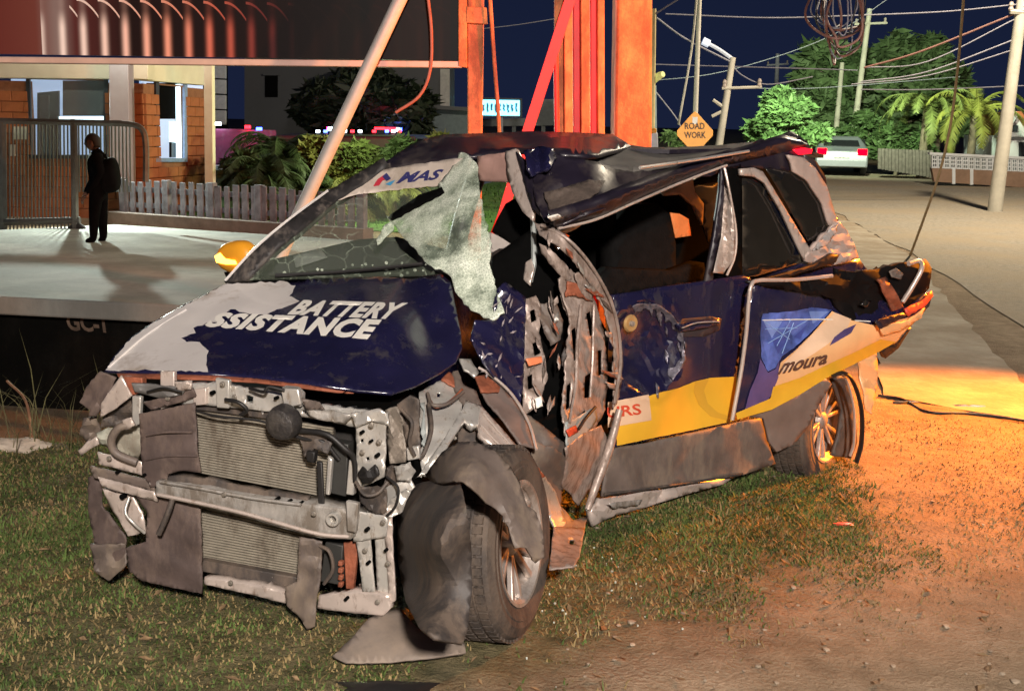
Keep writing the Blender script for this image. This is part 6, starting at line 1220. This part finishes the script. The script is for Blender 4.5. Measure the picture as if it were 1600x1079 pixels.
# ================================================================== VEHICLES
TYRE2 = M('plain_tyre', (.02, .02, .02), .8)
def make_car(name, at, rz, paint, label, L=4.5, W_=1.78, H=1.45, tail=True, bar=None, cat='car', group=None, glow=4.):
    t = thing(name, at, label, cat, group); R = Matrix.Rotation(rz, 4, 'Z'); at = Vector(at)
    prof = [(-.5 * L, .28), (-.5 * L, .55), (-.49 * L, .86), (-.40 * L, .95), (-.27 * L, H - .06), (-.2 * L, H), (.06 * L, H), (.14 * L, H - .08), (.26 * L, .95), (.46 * L, .78), (.5 * L, .6), (.5 * L, .28)]
    def hw(z): return W_ / 2 * (1 - .30 * max(0, (z - .92) / (H - .92)))
    V = []; n = len(prof)
    for s in (-1, 1):
        for x, z in prof: V.append(at + R @ Vector((x, s * hw(z), z)))
    F = [tuple(range(n))[::-1], tuple(range(n, 2 * n))] + [(i, (i + 1) % n, n + (i + 1) % n, n + i) for i in range(n)]
    b = raw('body', V, F, paint, t); bevel(b, .06, 3)
    def piece(nm, pts, mat, th=.015):
        P = [at + R @ Vector(p) for p in pts]; nn = (P[1] - P[0]).cross(P[2] - P[0]).normalized(); k = len(P)
        Vv = [p + nn * th for p in P] + [p - nn * th for p in P]
        return raw(nm, Vv, [tuple(range(k)), tuple(range(2 * k - 1, k - 1, -1))] + [(i, k + i, k + (i + 1) % k, (i + 1) % k) for i in range(k)], mat, t, False)
    gl = M('car_glass', (.012, .013, .015), .08)
    piece('rear_window', [(-.388 * L, -.62, 1.0), (-.275 * L, -.56, H - .1), (-.275 * L, .56, H - .1), (-.388 * L, .62, 1.0)], gl)
    piece('windscreen', [(.252 * L, .64, .98), (.145 * L, .58, H - .11), (.145 * L, -.58, H - .11), (.252 * L, -.64, .98)], gl)
    for s in (-1, 1):
        y = s * (W_ / 2 - .02)
        pts = [(-.25 * L, y * 1.0, 1.0), (-.21 * L, y * .9, H - .1), (-.02 * L, y * .9, H - .1), (-.02 * L, y, 1.0)]; piece('side_window', pts if s > 0 else pts[::-1], gl, .03)
        pts = [(0, y, 1.0), (0, y * .9, H - .1), (.1 * L, y * .9, H - .1), (.2 * L, y, 1.0)]; piece('side_window', pts if s > 0 else pts[::-1], gl, .03)
        piece('tail_lamp', [(-.502 * L, s * .52, .72), (-.502 * L, s * .84, .72), (-.495 * L, s * .84, .92), (-.495 * L, s * .52, .92)], M('tail_lamp_on', (.5, .0, .0), .6, spec=.0, emit=4., ecol=(1, .0, .01)) if tail else M('tail_lamp_off', (.3, .02, .02), .3), .03)
        piece('headlamp', [(.49 * L, s * .5, .66), (.49 * L, s * .82, .66), (.475 * L, s * .82, .8), (.475 * L, s * .5, .8)], M('headlamp', (.7, .7, .7), .2), .03)
        for x in (-.31 * L, .32 * L):
            c = at + R @ Vector((x, s * (W_ / 2 - .08), .32)); ax = R @ Vector((0, s, 0))
            w = spin('wheel', [(0, .07), (.18, .09), (.2, .1), (.22, .1), (.31, .08), (.32, .05), (.32, -.1), (.25, -.1)], c, ax, TYRE2, t, 20)
            spin('rim', [(0, .005), (.15, .01), (.19, .02), (.195, 0)], c + ax * .09, ax, M('plain_rim', (.4, .4, .4), .4, .6), w, 16)
    piece('number_plate', [(-.508 * L, -.25, .62), (-.508 * L, .25, .62), (-.508 * L, .25, .74), (-.508 * L, -.25, .74)], M('plate_white', (.75, .75, .7), .5), .01)
    piece('rear_bumper', [(-.515 * L, -.8, .32), (-.515 * L, .8, .32), (-.515 * L, .8, .52), (-.515 * L, -.8, .52)], paint, .04)
    if bar:
        lb = piece('light_bar', [(-.02 * L, -.6, H + .05), (.06 * L, -.6, H + .05), (.06 * L, .6, H + .05), (-.02 * L, .6, H + .05)], DARK, .05)
        for k, c in enumerate(bar):
            y0 = -.6 + 1.2 * k / len(bar); y1 = -.6 + 1.2 * (k + .8) / len(bar)
            q = [(-.025 * L, y0, H + .12), (.065 * L, y0, H + .12), (.065 * L, y1, H + .12), (-.025 * L, y1, H + .12)]
            P = [at + R @ Vector(p) for p in q]; Vv = [p + Vector((0, 0, .035)) for p in P] + [p - Vector((0, 0, .05)) for p in P]
            raw('flashing_lamp', Vv, [(0, 1, 2, 3), (7, 6, 5, 4), (0, 4, 5, 1), (1, 5, 6, 2), (2, 6, 7, 3), (3, 7, 4, 0)], M('beacon_%s' % 'rbw'[c], [(1, .05, .05), (.08, .12, 1), (.8, .9, 1)][c], .4, emit=[9, 10, 9][c], ecol=[(1, .01, .02), (.05, .10, 1), (.7, .85, 1)][c]), lb, False)
    return t
def on_ground(px, Y, py=262): b = wY(px, py, Y); b[2] = float(ground_z(np.array(b[0]), np.array(b[1]))); return b
sv = on_ground(1308, 43); make_car('parked_car', sv, math.radians(78), M('silver_paint', (.20, .22, .25), .35, .4, .05, coat=.5), 'silver saloon car with lit red tail lights on the far road', glow=6., H=1.36)
make_car('police_car', on_ground(520, 27.5), math.radians(12), M('police_unlit', (.03, .03, .04), .4), 'dark patrol car with red and blue roof lights behind the palms', bar=(2, 1, 1, 0), tail=True, glow=2., group='emergency vehicles behind the garden')  # near-black paint stands in for a white car left unlit
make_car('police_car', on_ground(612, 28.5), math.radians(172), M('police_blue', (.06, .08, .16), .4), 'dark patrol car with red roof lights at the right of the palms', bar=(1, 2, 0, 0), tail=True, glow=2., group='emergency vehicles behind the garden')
# maroon box truck
tk = thing('maroon_truck', on_ground(362, 26), 'maroon box truck with flashing lights between guard house and palms', 'truck')
TP = wp(26); MAR = M('maroon_paint', (.34, .07, .18), .45, 0, .2, 2., dirt=(.42, .2, .3), damt=.25, dscale=3)
plate('box_body', [(333, 201), (400, 203), (402, 258), (333, 258)], TP, MAR, tk, 2.2, .0, .03)
plate('bumper', [(330, 258), (404, 258), (404, 266), (330, 266)], TP, M('plate_white', (.75, .75, .7), .5), tk, .3, .1, .02)
for px in (344, 390): spin('wheel', [(0, .1), (.25, .12), (.42, .1), (.45, 0), (.45, -.15)], on_ground(px, 26.4) + np.array([0, 0, .45]), (0, -1, 0), TYRE2, tk, 18)
for (px, py, c) in [(386, 199, 0), (404, 202, 1), (390, 243, 0), (340, 194, 2)]:
    plate('flashing_lamp', [(px - 4, py - 3), (px + 4, py - 3), (px + 4, py + 2), (px - 4, py + 2)], TP, M('beacon_%s' % 'rbw'[c], (1, 1, 1)) if ('beacon_%s' % 'rbw'[c]) in MATS else M('beacon_w2', (.8, .9, 1), emit=8), tk, .12, .16, .01)
tr2 = thing('fire_engine', on_ground(470, 25.2), 'dim red vehicle behind the palms with a row of flashing lights', 'truck', 'emergency vehicles behind the garden')
TP2 = wp(25.2); plate('body', [(420, 212), (636, 214), (636, 264), (420, 262)], TP2, M('engine_red', (.10, .02, .03), .5), tr2, 2.2, 0, .05)
plate('cab_window', [(470, 217), (494, 217), (494, 232), (470, 232)], TP2, M('car_glass', (.012, .013, .015), .08), tr2, .05, .02, 0)
for px, c in ((496, 2), (508, 1), (520, 2), (538, 2), (550, 0), (562, 2), (584, 0), (604, 1), (614, 2), (624, 0)): plate('flashing_lamp', [(px - 2.6, 203), (px + 2.6, 203), (px + 2.6, 207.5), (px - 2.6, 207.5)], TP2, M('beacon_%s' % 'rbw'[c], (1, 1, 1)), tr2, .12, .25, .01)
plate('lamp_rail', [(480, 209), (632, 210), (632, 214), (480, 213)], TP2, DARK, tr2, .2, .25, .01)
# garden lamps on the lawn
for i, (px, Y, top, w_, lb) in enumerate([(372, 21.6, 232, 46, 'dark bush against the maroon truck'), (500, 22.6, 214, 70, 'bushy yellow green shrub just right of the diagonal brace'), (566, 22.9, 216, 76, 'dense shrub below the row of flashing lights'), (632, 23.2, 212, 70, 'rounded shrub beside the wrecked roof edge'), (690, 24.5, 204, 60, 'dim shrub farthest right before the grey building')]):
    b = wY(px, 262, Y); tree('garden_shrub', px, 262, top, w_, Y, [PG, PY, leafm('shrub_leaf', (.06, .08, .025))][i % 3], lb, 2600, .12, 60 + i, lobes=9)
gl_ = thing('garden_lamp', on_ground(588, 23.5), 'small bright round garden light seen through the windscreen', 'lamp')
sp_ = wY(588, 311, 23.5); spin('lamp_globe', [(0, .05), (.035, .035), (.05, 0), (.035, -.035), (0, -.05)], sp_, (0, 0, 1), M('globe_glow', (1, 1, .7), .4, emit=14., ecol=(.9, 1, .6)), gl_, 12); tube('stem', [on_ground(588, 23.5), sp_], .015, DARK, gl_, 6, 1)

# ================================================================== RIGHT: poles, lines, sign, house
CPOLE = M('concrete_pole', (.42, .40, .34), .8, 0, .15, 3., .2)
def pole(px0, py0, px1, py1, Y, r, label, arms=(), mat=None, parts=None):
    a = wY(px0, py0, Y); t = wY(px1, py1, Y); g = a + (t - a) * ((float(ground_z(np.array(a[0]), np.array(Y))) - a[2]) / (t[2] - a[2])); 
    o = thing('power_pole', g, label, 'pole', 'power poles along the road')
    tube('shaft', [g, t], [r, r * .72], mat or CPOLE, o, 10, 1)
    for (ax0, ay0, ax1, ay1) in arms:
        tube('crossarm', [wY(ax0, ay0, Y - .08), wY(ax1, ay1, Y - .08)], r * .35, mat or CPOLE, o, 6, 1)
        for q in (.06, .94):
            p = wY(ax0 + (ax1 - ax0) * q, ay0 + (ay1 - ay0) * q, Y - .08); spin('insulator', [(0, .22), (.04, .2), (.06, .14), (.04, .1), (.06, .05), (.04, 0)], p, (0, 0, 1), M('insulator', (.35, .3, .27), .3), o, 8)
    return o
pole(1275, 215, 1284, 90, 52, .12, 'concrete power pole farthest left of the three before the trees', ((1262, 165, 1300, 163),))
pole(1305, 218, 1316, 98, 50, .13, 'middle concrete power pole above the silver car')
pole(1332, 224, 1359, 14, 48, .14, 'tallest of the three concrete poles above the silver car', ((1335, 38, 1386, 36),))
pole(1212, 170, 1215, 84, 70, .16, 'small distant T shaped power pole above the bright tree', ((1198, 102, 1232, 100),), M('dim_pole', (.3, .3, .36), .8))
pole(1560, 285, 1600, -20, 27, .17, 'thick pale concrete pole at the right edge of the picture', ((1578, 18, 1600, 20),))
pole(1086, 190, 1094, -30, 24, .06, 'slender pale pole rising above the road work sign')
pole(1019, 225, 1022, 14, 20, .05, 'thin yellow lit pole right of the wide orange post', (), M('yellow_pole', (.55, .45, .2), .7))
lp = pole(1124, 224, 1145, 90, 30, .11, 'leaning concrete street lamp pole with a long arm', ((1128, 138, 1190, 136),))
tube('lamp_arm', [wY(1144, 92, 30), wY(1124, 78, 30), wY(1106, 68, 30)], .05, M('lamp_arm', (.5, .55, .65), .5, emit=.15), lp, 6)  # arm glows faintly in its material, in place of light falling on it
tube('lamp_head', [wY(1108, 69, 29.9), wY(1098, 64, 29.9)], .10, M('lamp_head_glow', (.7, .8, 1), .4, emit=.5), lp, 8, 1)
for (a, b) in (((1128, 166), (1114, 156)), ((1128, 174), (1112, 182))): tube('side_arm', [wY(*a, 30), wY(*b, 30)], .045, CPOLE, lp, 6, 1)
sl = thing('small_lamp', wY(1021, 225, 20.2), 'small yellow green lamp head on a short pole beside the orange post', 'lamp')
tube('pole', [wY(1022, 225, 20.2), wY(1021, 134, 20.2)], .05, M('teal_pole', (.2, .28, .3), .6), sl, 8, 1)
tube('lamp_head', [wY(1021, 130, 20.2), wY(1028, 120, 20.1), wY(1036, 116, 20.0)], [.03, .07, .05], M('lamp_head_yellow', (.55, .55, .2), .5, emit=.25), sl, 8)
WIRE = M('wire_grey', (.20, .20, .24), .6); WIRER = M('wire_red', (.16, .07, .055), .6)
for i, (pts, Y, r, mt, lb) in enumerate([
    ([(1040, 22), (1200, 28), (1345, 24), (1480, 18), (1600, 6)], 27, .014, WIRE, 'topmost thin power line crossing the night sky'),
    ([(1350, 106), (1440, 80), (1590, 20)], 27, .022, WIRER, 'reddish power line rising to the thick pole'),
    ([(1350, 106), (1450, 96), (1590, 28)], 27, .014, WIRE, 'grey power line just under the reddish one'),
    ([(1345, 128), (1450, 112), (1590, 60)], 27, .016, WIRE, 'third power line running down from the thick pole'),
    ([(1330, 132), (1450, 118), (1590, 76)], 27, .014, WIRE, 'lowest bright power line rising to the thick pole'),
    ([(1345, 140), (1450, 140), (1600, 134)], 30, .014, WIRE, 'nearly level dim line in front of the coconut palms'),
    ([(1000, 100), (1140, 104), (1280, 108), (1340, 110)], 34, .016, WIRE, 'level power line passing the bright tree'),
    ([(1140, 96), (1160, 118), (1200, 132), (1270, 120)], 30, .014, WIRE, 'sagging line hanging from the leaning lamp pole'),
    ([(1026, 28), (1070, 60), (1140, 96)], 24, .018, WIRE, 'sloping line from the yellow pole to the leaning lamp pole'),
    ([(1024, 22), (1052, 4), (1080, -12)], 20, .016, WIRE, 'short line going up right from the yellow pole'),
    ([(1089, -10), (1080, 80), (1060, 195)], 22, .022, CPOLE, 'slanting guy wire beside the slender pole'),
    ([(700, 50), (800, 40), (900, 24)], 30, .010, WIRE, 'faint line in the sky between billboard and ribbed post'),
    ([(1022, 140), (1060, 190), (1064, 215)], 24, .012, WIRE, 'thin slack line left of the road work sign'),
    ([(1000, 128), (1130, 112), (1290, 60), (1400, -10)], 44, .014, WIRE, 'dim line rising to the right across the sky'),
    ([(1130, 136), (1270, 138), (1500, 120)], 44, .014, WIRE, 'dim line crossing behind the three poles')]):
    tag(tube('power_line', [wY(x, y, Y) for x, y in pts], r, mt, None, 5, 8), lb, 'power line', 'overhead lines')
cy_ = 15
tag(tube('guy_cable', [wY(1507, -20, cy_), wY(1498, 90, cy_ + .5), wY(1486, 190, cy_ + 1), wY(1468, 270, cy_ + 1.4), wY(1444, 340, cy_ + 1.7), gnd(1421, 402)], .018, M('guy_brown', (.24, .16, .08), .7), None, 6), 'long brown guy cable curving down to the roadside', 'cable')
cbu = thing('cable_bundle', wY(1295, 0, 13), 'tangled bundle of slack cable loops hanging at the top right', 'cables')
for k in range(13):
    rg = np.random.default_rng(50 + k); x0, x1 = 1260 + rg.uniform(0, 42), 1316 + rg.uniform(-8, 34); d = rg.uniform(40, 102)
    tube('loop', [wY(x0 + rg.uniform(0, 14), -20, 13 + k * .05), wY(x0 + rg.uniform(-3, 3), d * .35, 13), wY(x0 + rg.uniform(4, 16), d * .75, 13 + k * .05), wY((x0 + x1) / 2 + rg.uniform(-6, 10), d, 13), wY(x1 + rg.uniform(-8, 6), d * .8, 13 + k * .04), wY(x1 + rg.uniform(0, 10), d * .3, 13), wY(x1 + rg.uniform(-6, 10), -20, 13)], .008 + .006 * (k % 3 == 0), [WIRER, WIRE, M('cable_black', (.02, .018, .02), .6)][k % 3], cbu, 6)
# road work sign
sY = 20.0; SGN = wp(sY); sg = thing('road_sign', wY(1086, 262, sY), 'orange diamond road work sign standing behind the wreck', 'sign')
plate('board', [(1086, 174), (1091, 178), (1114, 204), (1114, 212), (1092, 236), (1086, 240), (1080, 236), (1058, 212), (1058, 204), (1081, 178)], SGN, M('sign_orange', (.92, .40, .03), .5, 0, .08), sg, .02, 0, .004)
text('lettering', 'ROAD', [(1070, 202), (1101, 202), (1101, 192), (1070, 192)], SGN, M('sign_black', (.08, .04, .02), .6), sg, .02, 0, .02)
text('lettering', 'WORK', [(1069, 216), (1103, 216), (1103, 206), (1069, 206)], SGN, MATS['sign_black'], sg, .02, 0, .02)
plate('sticker', [(1082, 183), (1090, 183), (1090, 194), (1082, 194)], SGN, M('plate_white', (.75, .75, .7), .5), sg, .01, .015, 0)
for px in (1072, 1100): rod('leg', (px, 224), (px + (px - 1086) * .3, 275), .02, DARK, sg, SGN, -.05)
br = thing('white_barrier', on_ground(1022, 17), 'white plastic road barrier right of the wide orange post', 'barrier'); BRP = wp(17)
plate('body', [(1016, 206), (1022, 204), (1028, 208), (1030, 280), (1012, 280)], BRP, M('white_plastic', (.7, .72, .75), .5), br, .3, 0, .02)
plate('orange_band', [(1014, 202), (1026, 200), (1026, 208), (1014, 210)], BRP, M('sign_orange', (.72, .27, .03)), br, .3, .01, .02)

# decorative block fence and house on the right
wY0 = 36.5; WP_ = wp(wY0)
bf = thing('block_fence', wY(1530, 288, wY0), 'white pierced block fence on a brown wall along the road', 'fence')
WB = M('white_block', (.62, .66, .70), .7, 0, .08, 3.); BW = M('brown_wall', (.25, .16, .11), .85, 0, .2, 3., .3)
plate('base_wall', [(1456, 262), (1700, 272), (1700, 300), (1460, 284)], WP_, BW, bf, .2, 0, .01)
plate('coping', [(1453, 238), (1560, 243), (1700, 250), (1700, 254), (1560, 247), (1453, 242)], WP_, WB, bf, .22, .04, .005)
for k in range(22):
    x = 1456 + k * 9.6; y0 = 242 + (x - 1456) * .048; y1 = 263 + (x - 1456) * .04
    holes = [[(x + 1.6 + 3.4 * i, y0 + 2 + 6 * j), (x + 4.0 + 3.4 * i, y0 + 2 + 6 * j), (x + 4.0 + 3.4 * i, y0 + 6.4 + 6 * j), (x + 1.6 + 3.4 * i, y0 + 6.4 + 6 * j)] for i in (0, 1) for j in (0, 1, 2)]
    sheet('pierced_block', [(x, y0), (x + 9, y0), (x + 9, y1), (x, y1)], WP_, WB, bf, .10, 6, 0, 0, .0, holes, smooth=False)
for x in (1488, 1516, 1552): plate('pilaster', [(x, 262 + (x - 1456) * .04), (x + 5, 262 + (x - 1456) * .04), (x + 5, 286 + (x - 1456) * .05), (x, 286 + (x - 1456) * .05)], WP_, WB, bf, .1, .03, .005)
hs2 = thing('roadside_house', wY(1600, 280, 40), 'white gabled house with orange roof at the right edge', 'house'); HP2 = wp(40)
plate('wall', [(1576, 212), (1720, 216), (1720, 282), (1576, 276)], HP2, WB, hs2, 4, 0, 0)
plate('gable', [(1568, 214), (1590, 178), (1612, 214)], HP2, WB, hs2, .2, .3, .01)
plate('roof', [(1588, 174), (1596, 174), (1630, 222), (1620, 224)], HP2, M('orange_roof', (.40, .14, .05), .7), hs2, 4, .5, .01)
plate('roof', [(1588, 174), (1562, 214), (1566, 218), (1592, 180)], HP2, WB, hs2, .5, .5, .01)
plate('window', [(1592, 222), (1614, 222), (1614, 246), (1592, 246)], HP2, FRM, hs2, .1, .03, 0)
plate('window_sill', [(1590, 246), (1618, 246), (1618, 249), (1590, 249)], HP2, WB, hs2, .2, .1, 0)
plate('dark_band', [(1576, 196), (1590, 196), (1590, 206), (1574, 206)], HP2, FRM, hs2, .05, .36, 0)
lf = thing('low_fence', wY(1400, 272, 40), 'dark low fence of upright boards left of the block fence', 'fence'); LFP = wp(40)
for k in range(16): plate('board', [(1372 + k * 5.4, 232 + k * .2), (1376.6 + k * 5.4, 232 + k * .2), (1376.6 + k * 5.4, 264 + k * .9), (1372 + k * 5.4, 264 + k * .9)], LFP, M('dim_board', (.10, .09, .08), .9, 0, .4), lf, .05, .02 * (k % 2), 0)
